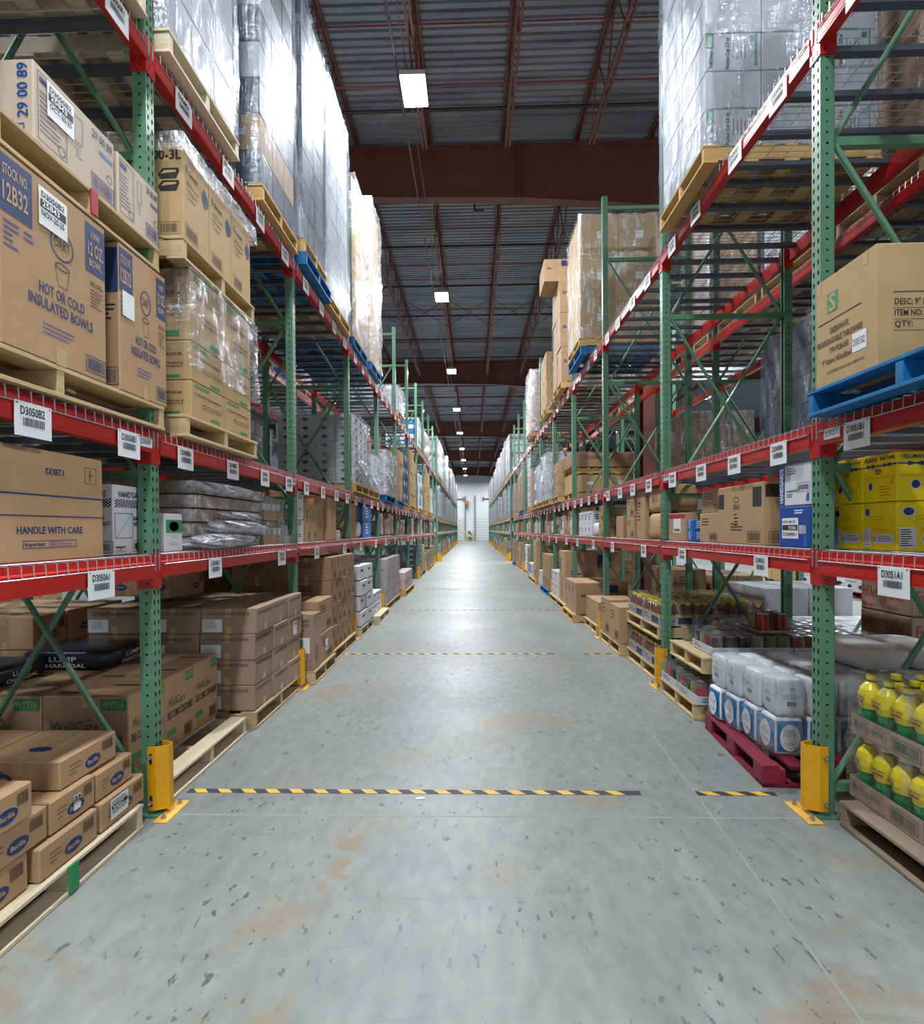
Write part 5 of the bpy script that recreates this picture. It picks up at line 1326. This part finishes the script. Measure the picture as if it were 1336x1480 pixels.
pallet(L, -1.76, 3.33, 4.45, ZB, 'wooden pallet with thick pale stringer past the first left upright', 'pine', 1.15)
zt = ZB+.142
for k, (a, b) in enumerate(((0, .23), (.23, .48), (.48, .935))):
    for j in range(2):
        for i in range(2):
            carton('wyt_up', L, -1.775-.5*i, 3.42+.47*j, 3.885+.47*j, zt+a, zt+b, .49, f"deli container carton under loose film, {TIER[3][k]}, {['near','far'][j]} {['front','back'][i]}", 'film-draped deli cartons on the left middle shelf')
fo = link('loose_film', film_mesh(1.03, .96, .62, 'film_clear', .02, 11, top=False, div=.05), None, (-2.27, 3.885, zt+.30)); tag(fo, 'torn clear stretch film wound round the deli container cartons', 'stretch film')
pallet(L, -1.75, 3.30, 4.40, ZB+1.078, 'wooden pallet between deli cartons and hinged container cartons', 'pine', 1.15)
zt2 = ZB+1.078+.142
for j in range(3):
    for i in range(2):
        carton('genpak', L, -1.765-.52*i, 3.335+.34*j, 3.67+.34*j, zt2, zt2+.59, .515, f"hinged container carton with tray picture, {ORD[j]} along, {['front','back'][i]}", 'hinged container cartons on the left middle shelf')
fo = link('loose_film', film_mesh(1.05, 1.05, .12, 'film_loose', .02, 12, top=True, div=.05), None, (-2.29, 3.845, zt2+.50)); tag(fo, 'loose stretch film over the tops of the hinged container cartons', 'stretch film')
wrapped(L, -1.78, 8.33, 9.4, ZB, 3.42, 'block of white oval-logo cartons half out of their film, left middle shelf', 'whiteoval', 'film_clear', 'pine_yellow', 1.25, 4, 3, 8, amp=.03, seed=33)
wrapped(L, -1.80, 9.45, 10.55, ZB, 3.0, 'lower white load in loose film beside the oval-logo block', 'whitetext', 'film_loose', 'pine_yellow', 1.2, 2, 2, 4, amp=.04, seed=35)
wrapped(L, -1.76, 11.2, 12.4, ZB, 3.28, 'silver film covered load with yellow sticker on a blue pallet, left middle shelf', 'whitetext', 'film_loose', 'wood_blue', 1.2, 2, 2, 4, amp=.04, seed=34)
for k in range(5, 10): fargen(L, k, 'B', 300+k)
# --- left top shelf
ZCk = DK['C']+.006
W1 = dict(film='film_heavy', amp=.012)
wrapped(L, -1.76, 1.7, 2.98, ZCk, 7.3, 'tall shrink-wrapped load above the camera, left top shelf', 'greyplain', 'film_heavy', 'pine_pale', 1.2, 2, 2, 7)
wrapped(L, -1.755, 3.18, 4.15, ZCk, 7.35, 'tall silvery shrink-wrapped load on pale pallet, first past the left upright', 'greyplain', 'film_heavy', 'pine_pale', 1.2, 3, 3, 8, seed=41)
wrapped(L, -1.76, 4.62, 5.56, ZCk, 7.35, 'tall shrink-wrapped load with brown carton low down, second on left top shelf', 'slatebox', 'film_heavy', 'pine_yellow', 1.2, 3, 3, 9, seed=42, alt=lambda i, j, k: 'goldsticker' if k == 1 and i == 0 else 'greyplain' if k % 2 else 'slatebox')
wrapped(L, -1.75, 5.76, 6.66, ZCk+.14, 7.35, 'tall shrink-wrapped load on stacked wood and blue pallets past second upright', 'slatebox', 'film_heavy', 'pine_yellow', 1.2, 3, 2, 8, seed=43)
pallet(L, -1.73, 5.74, 6.78, ZCk, 'blue pallet under a wooden one past the second left upright', 'wood_blue', 1.2)
wrapped(L, -1.76, 6.74, 7.95, ZCk, 7.38, 'tall shrink-wrapped load with vertical wrinkles before the third left upright', 'greyplain', 'film_heavy', 'pine_yellow', 1.2, 2, 2, 8, seed=44)
wrapped(L, -1.78, 8.3, 9.33, ZCk, 7.05, 'load under crumpled white film past the third left upright', 'goldsticker', 'film_loose', 'wood_blue', 1.2, 2, 2, 6, amp=.03, seed=45)
wrapped(L, -1.74, 9.52, 10.5, ZCk, 7.44, 'load with brown carton top under crumpled film before the fourth left upright', 'goldsticker', 'film_loose', 'wood_blue', 1.2, 2, 2, 6, amp=.03, seed=46)
wrapped(L, -1.80, 13.4, 14.5, ZCk, 5.2, 'low white load on the left top shelf past the fifth upright', 'whitetext', 'film_loose', 'pine', 1.2, 2, 2, 3, amp=.03, seed=47)
stack('bluewhite', L, -1.80, 18.3, ZCk, .55, .5, .32, 2, 2, 3, 'blue and white carton', 'left top shelf')
for j in range(2): wrapped(L, -1.82, 20.86+1.16*j, 21.96+1.16*j, ZCk, 5.5, f"brown load in torn film on the left top shelf, {['first','second'][j]} of two", 'generic', 'film_loose', 'pine', 1.2, 2, 2, 4)
# --- right floor
pallet(R_S, 1.99, 1.75, 3.03, 0, 'weathered grey pallet under the lemon juice trays by the camera', 'pine_old', 1.1)
def lemon_tray(x, y0, z, lab): return trayed(1, x, y0-.03, z, .40, .50, .11, 'tray', LM, 3, 4, .12, lab, 'tray of lemon juice', 'trays of lemon juice bottles', 'rl', 'film_clear', .325, 'lemon_juice_tray', 'lemon_juice_bottle', LL)
lemon_tray(2.09, 2.62, .142, 'lower tray of lemon juice bottles in clear film, first right upright side')
lemon_tray(2.10, 2.62, .142+.345, 'upper tray of lemon juice bottles in clear film, first right upright side')
lemon_tray(2.09, 2.08, .142, 'lower tray of lemon juice bottles, cut by the frame edge'); lemon_tray(2.52, 2.62, .142, 'lower tray of lemon juice bottles, inner row'); lemon_tray(2.53, 2.62, .487, 'upper tray of lemon juice bottles, inner row')
def red_block_pallet(xf, y0, y1, label):
    w = 1.1; cx = xf+w/2; l = y1-y0; e = empty('pallet', (cx, (y0+y1)/2, 0), 0, label, 'pallet')
    for y in (-l/2+.07, 0, l/2-.07):
        for x in (-w/2+.07, 0, w/2-.07):
            mb = MB(); mb.box(x-.07, x+.07, y-.07, y+.07, .02, .115, 'wood_red', .004); mb.build('block', e)
    mb = MB()
    for i in range(7): x = -w/2+.05+(w-.1)*i/6; mb.box(x-.05, x+.05, -l/2, l/2, .115, .138, 'wood_red', .002)
    mb.build('top_boards', e)
    mb = MB()
    for y in (-l/2+.05, 0, l/2-.05): mb.box(-w/2, w/2, y-.05, y+.05, .002, .02, 'wood_red')
    for x in (-w/2+.05, w/2-.05): mb.box(x-.05, x+.05, -l/2, l/2, .003, .021, 'wood_red')
    mb.build('bottom_boards', e); return e
red_block_pallet(1.84, 3.42, 4.44, 'dark red block pallet under the white baking mix bags').rotation_euler = (0, 0, -.07)
for k in range(2):
    for i in range(6):
        for j in range(4):
            bag(R_S, 1.95+.205*i+(.02 if k else 0)-.022*j+RND.uniform(-.008, .008), 3.60+.208*j, .142+.25*k, .196, .198, .245, 'bag_white', f"{'blue-banded' if k==0 else 'plain white'} baking mix bag, {['lower','upper'][k]} layer, {ORD[i]} from aisle, {ORD[j]} along", 'white baking mix bags on the red pallet',
                RND.randint(1, 6), 'bag_blue' if k == 0 else None, 'flour' if k == 0 else 'flour_up', RND.uniform(-.06, .06))
fo = link('stretch_film', film_mesh(1.26, .86, .5, 'film_clear', .012, 21, top=True, div=.05), None, (2.55, 4.02, .15)); tag(fo, 'thin clear film wound round the white baking mix bags', 'stretch film')
# brown-lit sacks deeper in
for i in range(2): bag(R_S, 2.62+.36*i, 3.72, .645, .34, .62, .16, 'bag_white', f"large white sack lying on the bags under the near right shelf, {ORD[i]} from the aisle", 'large white sacks', 3+i, cat='sack', name='sack')
# cans
pallet(R_S, 1.86, 4.66, 5.52, 0, 'wooden pallet under the tall cans before the second right upright', 'pine', 1.2)
pallet(R_S, 1.92, 4.62, 5.4, .40, 'upper wooden pallet between the can trays', 'pine', 1.1)
def can_tray(x, y0, z, lab, rn): return trayed(1, x, y0, z, .33, .43, .07, 'white_board', CANS[:3], 3, 4, .1, lab, 'tray of cans', 'white trays of food cans', 'w', 'film_clear', .165, 'can_tray', 'food_can', rnd=rn)
n = 0
for z, ys_, xs_ in ((.142, (4.63, 5.07), (1.88, 2.22)), (.545, (4.66,), (2.02, 2.36, 2.70, 3.04)), (.545, (5.1,), (2.36, 2.70, 3.04))):
    for yy in ys_:
        for xx in xs_: can_tray(xx, yy, z, f"white film-wrapped can tray, {['lower','upper'][z>.3]} pallet, {ORD[n%8]} {'from the aisle' if z>.3 else 'spot'}", n); n += 1
# juice
for lev, z in ((0, 0), (1, .46)):
    pallet(R_S, 1.93, 5.75, 6.95, z, f"wooden pallet under juice bottles past the second right upright, {['lower','upper'][lev]}", 'pine', 1.15)
    for i in range(3):
        for j in range(2):
            trayed(1, 1.95+.37*i, 5.78+.56*j, z+.142, .36, .54, .1, 'greywhite_board', JM, 4, 6, .09, f"tray of yellow-capped juice bottles, {['lower','upper'][lev]} pallet, {ORD[i]} from aisle, {['near','far'][j]}", 'tray of juice', 'trays of juice bottles', 'bw', 'film_clear', .235, 'juice_tray', 'juice_bottle')
trayed(1, 2.45, 4.75, .545+.178, .3, .3, .02, 'tray', CANS[:3], 2, 2, .1, 'pair of dark picture cans on top of the can trays', 'tray of cans', None, name='can_tray', part='food_can')
for q in range(2):
    trayed(1, 2.5+.36*q, 5.6, .002, .34, .1, .05, 'tray', JM, 3, 1, .1, f"short tray of juice bottles beside the second right upright, {ORD[q]}", 'tray of juice', None, name='juice_tray', part='juice_bottle')
# crushed cartons pallet
pallet(R_S, 1.86, 7.02, 8.1, 0, 'wooden pallet under crushed open-topped cartons by the third right upright', 'pine', 1.15)
for i in range(2):
    for j in range(2): carton('generic', R_S, 1.87+.5*i, 7.05+.5*j, 7.54+.5*j, .142, .62+.03*j, .49, f"crushed brown carton with folded flaps, {['near','far'][j]} {['aisle side','inner'][i]}", 'crushed cartons')
pallet(R_S, 1.88, 8.4, 9.35, 0, 'wooden pallet under low brown cartons past the third right upright', 'pine', 1.15)
stack('plain', R_S, 1.92, 8.43, .142, .55, .3, .36, 2, 3, 1, 'low brown carton', 'right bay three')
pallet(R_S, 1.72, 9.5, 10.6, 0, 'wooden pallet sticking out under purple-printed cartons before the fourth right upright', 'pine_yellow', 1.2)
stack('blueprint', R_S, 1.78, 9.52, .142, .9, .34, .55, 1, 3, 1, 'brown carton with purple strip', 'right bay three')
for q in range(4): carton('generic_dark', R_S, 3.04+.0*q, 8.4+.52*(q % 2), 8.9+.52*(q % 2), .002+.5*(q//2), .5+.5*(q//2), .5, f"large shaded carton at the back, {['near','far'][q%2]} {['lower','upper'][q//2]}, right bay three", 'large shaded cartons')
pallet(R_S, 1.78, 10.75, 12.9, 0, 'long wooden pallet under tall cartons past the fourth right upright', 'pine', 1.2)
carton('blueprint', R_S, 1.84, 10.95, 11.7, .142, 1.18, 1.1, 'very tall brown carton with navy label corner, right bay four')
stack('whitetext', R_S, 1.82, 11.9, .142, .4, .4, .28, 2, 2, 2, 'white carton', 'right bay four floor')
pallet(R_S, 1.80, 13.35, 14.7, 0, 'bright blue pallet under tall brown cartons past the fifth right upright', 'wood_blue', 1.15)
stack('generic', R_S, 1.86, 13.4, .142, .5, .42, .85, 2, 3, 1, 'tall brown carton on the blue pallet', 'right bay five')
carton('whitetext', R_S, 1.84, 14.85, 15.3, .002, .5, .4, 'white carton standing on the floor, right bay five')
pallet(R_S, 1.80, 15.9, 17.9, 0, 'long pallet under the high brown carton and blue boxes, right bay six', 'pine', 1.15)
carton('greencrate', R_S, 1.84, 15.95, 16.7, .142, 1.3, 1.0, 'high brown carton with green label, right bay six floor')
stack('bluewhite', R_S, 1.82, 17.0, .142, .4, .4, .42, 1, 2, 1, 'blue and white box', 'right bay six floor')
for k in range(7, 10): fargen(R_S, k, 'F', 500+k)
# --- right lowest shelf
for j in range(2):
    for k in range(2):
        for i in range(4):
            stt = ('mayo' if k else 'mayo_back') if i == 0 else ('mayo_back' if k else 'mayo')
            carton(stt, R_S, 2.125+.385*i, 3.275-.24*(j+1), 3.275-.24*j, ZA+.255*k, ZA+.253*(k+1), .38, f"bright yellow mayonnaise carton, {['lower','upper'][k]}, {['beside the upright','camera side'][j]}, {ORD[i]} row from the aisle", 'yellow mayonnaise cartons')
carton('gloves_blue', R_S, 1.965, 3.225, 3.56, ZA, ZA+.255, .14, 'blue glove carton with dated white sticker beside the first right upright')
carton('gloves_white', R_S, 1.965, 3.225, 3.56, ZA+.257, ZA+.515, .14, 'white and blue glove carton on top of the blue one')
carton('dart_far', R_S, 1.97, 3.76, 4.45, ZA, ZA+.44, .8, 'wide brown carton with black corner labels, right lowest shelf')
carton('generic', R_S, 1.99, 4.47, 4.85, ZA, ZA+.25, .3, 'small brown text carton, lower, beside the wide carton')
carton('generic', R_S, 2.05, 4.47, 4.95, ZA+.252, ZA+.46, .5, 'small brown text carton, upper, beside the wide carton')
for q in range(2): carton('smallblue', R_S, 1.98, 4.98, 5.1, ZA+.1*q, ZA+.1*(q+1), .12, f"little blue box, {['lower','upper'][q]} of two, right lowest shelf", 'little blue boxes')
carton('rings', R_S, 1.97, 5.12, 5.55, ZA, ZA+.27, .42, 'brown carton with ring logo and long white label by the second right upright')
for q in range(2): bag(R_S, 1.97, 5.78, ZA+.3*q, .4, .42, .29, 'bag_kraft', f"kraft paper sack with green print, {['lower','upper'][q]} of two past the second right upright", 'kraft paper sacks', 7+q, text='green', name='paper_sack', cat='sack')
carton('hin', R_S, 1.97, 6.3, 6.62, ZA, ZA+.56, .55, 'tall carton with large black lettering, right bay two lowest shelf')
for q in range(2): carton('generic', R_S, 1.97, 6.72, 7.05, ZA+.27*q, ZA+.27*(q+1), .3, f"brown carton, {['lower','upper'][q]} of two beside the lettered carton", 'paired brown cartons')
carton('diamond', R_S, 1.98, 7.25, 7.6, ZA, ZA+.29, .45, 'brown carton with two brown triangles before the third right upright')
for q in range(2): carton('generic', R_S, 1.97, 8.3, 8.6, ZA+.24*q, ZA+.24*(q+1), .3, f"pale brown carton, {['lower','upper'][q]} of two past the third right upright", 'paired pale cartons')
bag(R_S, 1.97, 8.7, ZA, .35, .35, .22, 'bag_white', 'rumpled clear plastic bag past the third right upright', None, 9, name='plastic_bag')
stack('whitetext', R_S, 1.97, 9.1, ZA, .4, .28, .42, 1, 4, 1, 'white text carton', 'right bay three shelf')
for k in range(4, 10): fargen(R_S, k, 'A', 600+k)
# --- right middle shelf
def blue_pallet(): return pallet(R_S, 1.82, 1.75, 3.03, ZB, 'bright blue pallet under the tableware carton, near right middle shelf', 'wood_blue', 1.2)
blue_pallet()
carton('greenwave', R_S, 1.85, 2.555, 3.0, ZB+.14, ZB+.705, .62, 'big tan tableware carton on the blue pallet by the first right upright', 'tableware cartons')
carton('greenwave', R_S, 2.48, 2.555, 3.0, ZB+.14, ZB+.705, .5, 'tan tableware carton behind the big one', 'tableware cartons')
pallet(R_S, 1.98, 10.88, 11.95, ZB, 'wooden pallet under the golden cartons, right middle shelf bay four', 'pine_yellow', 1.2)
stack('goldsticker', R_S, 2.0, 10.9, ZB+.142, .6, .5, .34, 2, 2, 1, 'golden carton with white sticker', 'right bay four')
pallet(R_S, 2.0, 10.88, 11.95, ZB+.486, 'upper wooden pallet on the golden cartons, right middle shelf', 'pine_yellow', 1.2)
stack('generic_dark', R_S, 1.95, 10.85, ZB+.63, 1.25, .37, .28, 1, 3, 1, 'long low brown carton', 'right bay four middle shelf')
pallet(R_S, 1.86, 12.0, 12.95, ZB, 'wooden pallet under mixed small cartons, right middle shelf bay four', 'pine', 1.2)
stack('generic', R_S, 1.9, 12.05, ZB+.142, .5, .42, .25, 2, 2, 3, 'small brown carton', 'right bay four, far pallet')
for j in range(2): wrapped(R_S, 1.84, 13.34+1.16*j, 14.44+1.16*j, ZB, 3.5-.1*j, f"white shrink-wrapped load bulging toward the aisle, {['near','far'][j]}, right bay five", 'whitetext', 'film_loose', 'pine_yellow', 1.15, 2, 2, 6, amp=.03, seed=50+j)
for q in range(2): carton('bluewhite', R_S, 1.86, 15.95, 16.5, ZB+.14+.5*q, ZB+.64+.5*q, .5, f"tall blue and white carton, {['lower','upper'][q]}, right bay six middle shelf", 'tall blue and white cartons')
pallet(R_S, 1.84, 15.9, 17.0, ZB, 'wooden pallet under tall blue and white cartons', 'pine_yellow', 1.1)
carton('plain', R_S, 1.86, 17.1, 17.6, ZB, ZB+1.3, .5, 'very tall plain carton, right bay six middle shelf')
for k in range(7, 10): fargen(R_S, k, 'B', 700+k)
# --- right top shelf
e = wrapped(R_S, 1.80, 4.29, 5.3, ZCk, 7.2, 'white portion cup cartons behind glossy film, right top shelf', 'pc20c', 'film_heavy', 'pine_yellow', 1.35, 3, 2, 9, seed=61, alt=lambda i, j, k: 'pc20c' if (k % 2 == 0 and i != 1) else 'greyplain')
wrapped(R_S, 1.74, 8.93, 10.0, ZCk+.14, 6.72, 'three tiers of golden cartons in glossy film on a blue pallet, right top shelf', 'goldsticker', 'film_clear', 'pine_yellow', 1.3, 2, 2, 3, seed=62)
pallet(R_S, 1.76, 8.9, 10.05, ZCk, 'bright blue pallet beneath the golden carton load, right top shelf', 'wood_blue', 1.25)
stack('blueprint', R_S, 1.78, 11.0, ZCk+.142, .55, .5, .68, 2, 2, 3, 'brown carton with blue print', 'right top shelf', jit=.012, group='blue-printed cartons on the right top shelf', skip=lambda i, j, k: k == 2 and i == 1)
carton('blueprint', R_S, 1.48, 11.15, 11.9, ZCk+.142+2.05, ZCk+.142+2.5, .6, 'brown carton hanging out over the aisle on the high right stack')
pallet(R_S, 1.78, 10.98, 12.1, ZCk, 'wooden pallet under blue-printed cartons, right top shelf', 'pine_yellow', 1.2)
pallet(R_S, 1.80, 12.98-.8, 13.0, ZCk, 'small pallet end before the fifth right upright, top shelf', 'pine', 1.0)
pallet(R_S, 1.80, 13.35, 14.5, ZCk, 'wooden pallet under taped brown cartons past the fifth right upright, top shelf', 'pine_yellow', 1.2)
stack('generic', R_S, 1.82, 13.38, ZCk+.142, .58, .54, .34, 2, 2, 4, 'taped brown carton', 'right top shelf')
wrapped(R_S, 1.78, 16.6, 17.9, ZCk, 6.45, 'tall brown load in shiny torn film, right top shelf bay six', 'generic', 'film_loose', 'pine', 1.2, 2, 2, 6, amp=.04, seed=63)
# --- racks past the cross aisle
for s in (-1, 1):
    for k in range(11, NB2-1):
        for lv in 'FABC':
            if lv in 'BC':
                r = random.Random(900+k*7+s*3+ord(lv)); z = {'B': ZB, 'C': ZCk}[lv]
                for j in range(2):
                    y = PY(s, k)+.12+1.2*j; st = r.choice(['whitetext', 'generic', 'whitetext', 'greyplain', 'generic_dark', 'mostly_white', 'bluewhite'])
                    zt = z+({'B': 1.9, 'C': 2.6}[lv])*r.uniform(.75, 1)
                    wrapped(s, FX(s, r.uniform(-.06, 0)), y, y+1.1, z, zt, f"wrapped load on {dict(B='middle',C='top')[lv]} shelf, {['near','far'][j]} half of {SIDE[s]} {ORD[k-11]} bay past cross aisle", st, 'film_loose' if r.random() < .5 else 'film_heavy', 'pine', 1.15, 1, 1, 4, f"wrapped loads past the cross aisle, {SIDE[s]}")
            elif k < 20: fargen(s, k, lv, 1200+k*5+s+ord(lv))
wrapped(L, -1.72, 28.5, 29.6, ZCk, 7.3, 'tall grey wrapped load leaning toward the aisle at the cross aisle, left', 'greyplain', 'film_heavy', 'pine_yellow', 1.2, 1, 1, 5) if False else None
# --- racks behind (back to back)
def rear(s, k, lv, y0, y1, zt, st, lab, film='film_clear', wood='pine', d=1.64):
    wrapped(s, FX(s, d), y0, y1, DK[lv]+.006, zt, lab, st, film, wood, 1.15, 2, 2, 5, f"wrapped loads in the {SIDE[s]} rear rack")
RS = [(1, 1, 'B', 4.2, 5.3, 4.0, 'slatebox', 'grey shrink-wrapped load behind the second right upright, rear rack', 'film_heavy'),
      (1, 2, 'B', 5.8, 6.9, 3.9, 'slatebox', 'dark grey wrapped load in the right rear rack, middle shelf', 'film_heavy'),
      (1, 0, 'B', 1.9, 3.0, 3.4, 'generic', 'brown wrapped load in the right rear rack beside the camera', 'film_clear'),
      (1, 3, 'B', 9.3, 10.4, 3.6, 'generic_dark', 'dark brown tightly wrapped load, right rear rack bay three', 'film_heavy'),
      (1, 5, 'B', 13.5, 14.6, 3.4, 'mostly_white', 'pale wrapped load, right rear rack bay five', 'film_clear'),
      (1, 0, 'C', 1.9, 3.0, 6.6, 'generic', 'brown wrapped load on right rear top shelf above camera', 'film_clear'),
      (1, 1, 'C', 3.3, 4.4, 6.8, 'mostly_white', 'white wrapped load, right rear rack top shelf, first', 'film_clear'),
      (1, 1, 'C', 4.45, 5.5, 6.9, 'generic', 'brown wrapped load, right rear rack top shelf, second', 'film_clear'),
      (1, 2, 'C', 5.8, 6.9, 6.7, 'whitetext', 'white wrapped load, right rear rack top shelf, third', 'film_heavy'),
      (1, 2, 'C', 7.0, 8.1, 6.2, 'generic_dark', 'brown wrapped load, right rear rack top shelf, fourth', 'film_clear'),
      (1, 3, 'C', 8.4, 9.5, 6.6, 'mostly_white', 'pale wrapped load, right rear rack top shelf, fifth', 'film_clear'),
      (1, 5, 'C', 13.5, 14.6, 6.5, 'generic', 'brown wrapped load, right rear rack top shelf, last', 'film_clear'),
      (-1, 0, 'C', 1.2, 2.2, 6.6, 'generic', 'brown wrapped load, left rear rack top shelf above camera', 'film_clear'),
      (-1, 1, 'C', 3.3, 4.4, 6.6, 'generic', 'brown wrapped load, left rear rack top shelf, second', 'film_clear'),
      (-1, 1, 'C', 4.45, 5.5, 6.8, 'whitetext', 'white wrapped load, left rear rack top shelf, third', 'film_heavy'),
      (-1, 2, 'C', 5.8, 6.9, 6.7, 'generic_dark', 'brown wrapped load, left rear rack top shelf, fourth', 'film_clear'),
      (-1, 2, 'C', 7.0, 8.1, 6.3, 'whitetext', 'white wrapped load, left rear rack top shelf, fifth', 'film_clear'),
      (-1, 3, 'C', 8.4, 9.5, 6.6, 'slatebox', 'grey wrapped load, left rear rack top shelf, sixth', 'film_heavy'),
      (-1, 4, 'C', 10.9, 12.0, 6.6, 'bluewhite', 'blue and white wrapped load, left rear rack top shelf', 'film_heavy'),
      (-1, 1, 'B', 4.4, 5.5, 3.2, 'slatebox', 'grey wrapped load seen behind the second left upright, rear rack', 'film_heavy'),
      (-1, 2, 'B', 6.9, 8.0, 3.0, 'generic_dark', 'dark brown wrapped load, left rear rack middle shelf', 'film_clear'),
      (-1, 3, 'B', 8.4, 9.5, 3.4, 'mostly_white', 'pale wrapped load, left rear rack bay three', 'film_clear'),
      (-1, 4, 'B', 11.0, 12.1, 3.5, 'whitetext', 'white wrapped load, left rear rack bay four', 'film_heavy')]
for q in RS: rear(q[0], q[1], q[2], q[3], q[4], q[5], q[6], q[7], q[8])
# rear rack floor level loads
def rfl(s, y0, nx, ny, nz, st, d, lab, w=.4, l=.38, h=.25, dd=1.7):
    pallet(s, FX(s, dd), y0, y0+1.15, 0, f"pallet under the {lab}s, {SIDE[s]} rear rack floor", 'pine', 1.15)
    stack(st, s, FX(s, dd+.02), y0+.02, .142, w, l, h, nx, ny, nz, lab, f"{SIDE[s]} rear floor {d}", jit=.012)
rfl(-1, 4.3, 2, 3, 3, 'barilla', 'a', 'oval-logo carton', .5, .37, .27); rfl(-1, 7.0, 2, 3, 4, 'generic_dark', 'b', 'dark brown carton'); rfl(-1, 8.5, 2, 3, 4, 'whitetext', 'c', 'white carton')
rfl(-1, 11.2, 2, 3, 4, 'generic', 'd', 'brown carton'); rfl(-1, 13.6, 2, 3, 4, 'whitetext', 'e', 'pale carton')
rfl(1, 5.7, 2, 3, 3, 'ovalwhite_side', 'a', 'white oval carton', .55, .38, .13); rfl(1, 6.95, 2, 2, 2, 'greyplain', 'b', 'grey carton', .55, .5, .36)
rfl(1, 8.5, 2, 3, 3, 'generic', 'c', 'brown carton'); rfl(1, 13.5, 2, 3, 4, 'generic_dark', 'd', 'dark carton')
stack('fullred', R_S, 3.62, 4.6, .002, .5, .3, .29, 1, 2, 4, 'red-lettered pizza sauce carton', 'right rear floor', group='red-lettered pizza sauce cartons')
# shelf goods of the rear racks, lowest level is open: goods stand on the floor; things across the next aisles
def across(s, x, y0, st, lab, nz, wood='pine'):
    pallet(s, x, y0, y0+1.15, 0, f"pallet under the {lab}s across the next {SIDE[s]} aisle", wood, 1.15)
    stack(st, s, x, y0+.02, .142, .55, .37, .24, 1, 3, nz, lab, f"next {SIDE[s]} aisle", jit=.01)
across(1, 8.7, 9.0, 'generic', 'tan crate', 1); across(1, 8.7, 10.4, 'plain', 'plain crate', 2); across(1, 8.7, 11.9, 'whiteoval', 'white oval-logo crate', 2, 'wood_red')
across(1, 8.7, 13.6, 'whiteoval', 'white logo crate', 3); across(1, 8.7, 15.4, 'goldsticker', 'golden crate', 3); across(-1, -9.0, 6.2, 'bluewhite', 'blue-banded crate', 4); across(-1, -9.0, 7.6, 'bluewhite', 'blue-striped crate', 4); across(-1, -9.0, 10.6, 'generic', 'brown crate', 4)

# ------------------------------------------------------------------ far repeats beyond the 300 largest of a kind: one mass each
def mass(stem, name, label, cat, keep=295):
    import re
    obs = [o for o in bpy.data.objects if o.parent is None and o.type == 'MESH' and re.sub(r'[.]\d+$', '', o.name) == stem]
    if len(obs) <= 300: return
    kid = {}
    for o in bpy.data.objects:
        if o.parent: kid.setdefault(o.parent.name, []).append(o)
    def size(o):
        d = o.location-Vector((0, 0, H_CAM)); bb = o.bound_box
        return (bb[6][0]-bb[0][0]+bb[6][1]-bb[0][1])*(bb[6][2]-bb[0][2])/max(d.length, .1)**2*(2.0 if abs(o.location.x) < 2.45 else 1)
    obs.sort(key=size, reverse=True); mb = MB()
    for o in obs[keep:]:
        M = Matrix.LocRotScale(o.location, o.rotation_euler, None); me = o.data
        base = len(mb.v); mb.v += [tuple(M @ v.co) for v in me.vertices]
        for p in me.polygons:
            mb.f.append(tuple(base+i for i in p.vertices)); mb.m.append(mb.mi(me.materials[p.material_index].name)); mb.sm.append(False)
        for q in kid.get(o.name, []): bpy.data.objects.remove(q)
        bpy.data.objects.remove(o)
    tag(mb.build(name), label, cat, None, 'stuff')
mass('carton', 'distant_cartons', 'distant and half-hidden cartons standing on pallets and shelves far down both racks', 'cartons')
EXPO = 0.0

# ------------------------------------------------------------------ camera, world, render look
cam = bpy.data.cameras.new('camera'); co = bpy.data.objects.new('camera', cam); COL.objects.link(co); scene.camera = co
f_, pit, yaw, rol, cx_, cy_ = 790.0, .0107, -.0271, -.0075, 662.18, 773.95
def rot3(a, i):
    c, s_ = math.cos(a), math.sin(a)
    if i == 'y': return Matrix(((c, 0, -s_), (0, 1, 0), (s_, 0, c)))
    if i == 'x': return Matrix(((1, 0, 0), (0, c, -s_), (0, s_, c)))
    return Matrix(((c, -s_, 0), (s_, c, 0), (0, 0, 1)))
R_ = rot3(rol, 'z') @ rot3(pit, 'x') @ rot3(yaw, 'y')       # (X, -Z, Y) -> camera right, down, forward
A_ = Matrix(((1, 0, 0), (0, 0, -1), (0, 1, 0)))             # world -> (X, -Z, Y)
B_ = Matrix(((1, 0, 0), (0, -1, 0), (0, 0, -1)))            # (right, down, fwd) -> blender camera axes
M_ = (B_ @ R_ @ A_).transposed()
co.matrix_world = Matrix.Translation((0, 0, H_CAM)) @ M_.to_4x4()
cam.sensor_fit = 'VERTICAL'; cam.sensor_height = 24.0; cam.sensor_width = 24.0*1336/1480
cam.lens = f_/1480*24.0
cam.shift_x = (668-cx_)/1480; cam.shift_y = (cy_-740)/1480
cam.clip_start = .05; cam.clip_end = 200
w_ = bpy.data.worlds.new('world'); scene.world = w_; w_.use_nodes = True
w_.node_tree.nodes['Background'].inputs[0].default_value = (.8, .87, 1, 1); w_.node_tree.nodes['Background'].inputs[1].default_value = 0.0
scene.view_settings.view_transform = 'Standard'; scene.view_settings.look = 'None'; scene.view_settings.exposure = EXPO
scene.view_settings.gamma = 1.0; scene.view_settings.use_curve_mapping = False
scene.cycles.max_bounces = 7; scene.cycles.diffuse_bounces = 4; scene.cycles.glossy_bounces = 3; scene.cycles.transparent_max_bounces = 10
scene.cycles.transmission_bounces = 2; scene.cycles.caustics_reflective = False; scene.cycles.caustics_refractive = False
scene.cycles.sample_clamp_indirect = 6.0; scene.cycles.use_adaptive_sampling = True; scene.cycles.adaptive_threshold = .02; scene.cycles.use_denoising = True
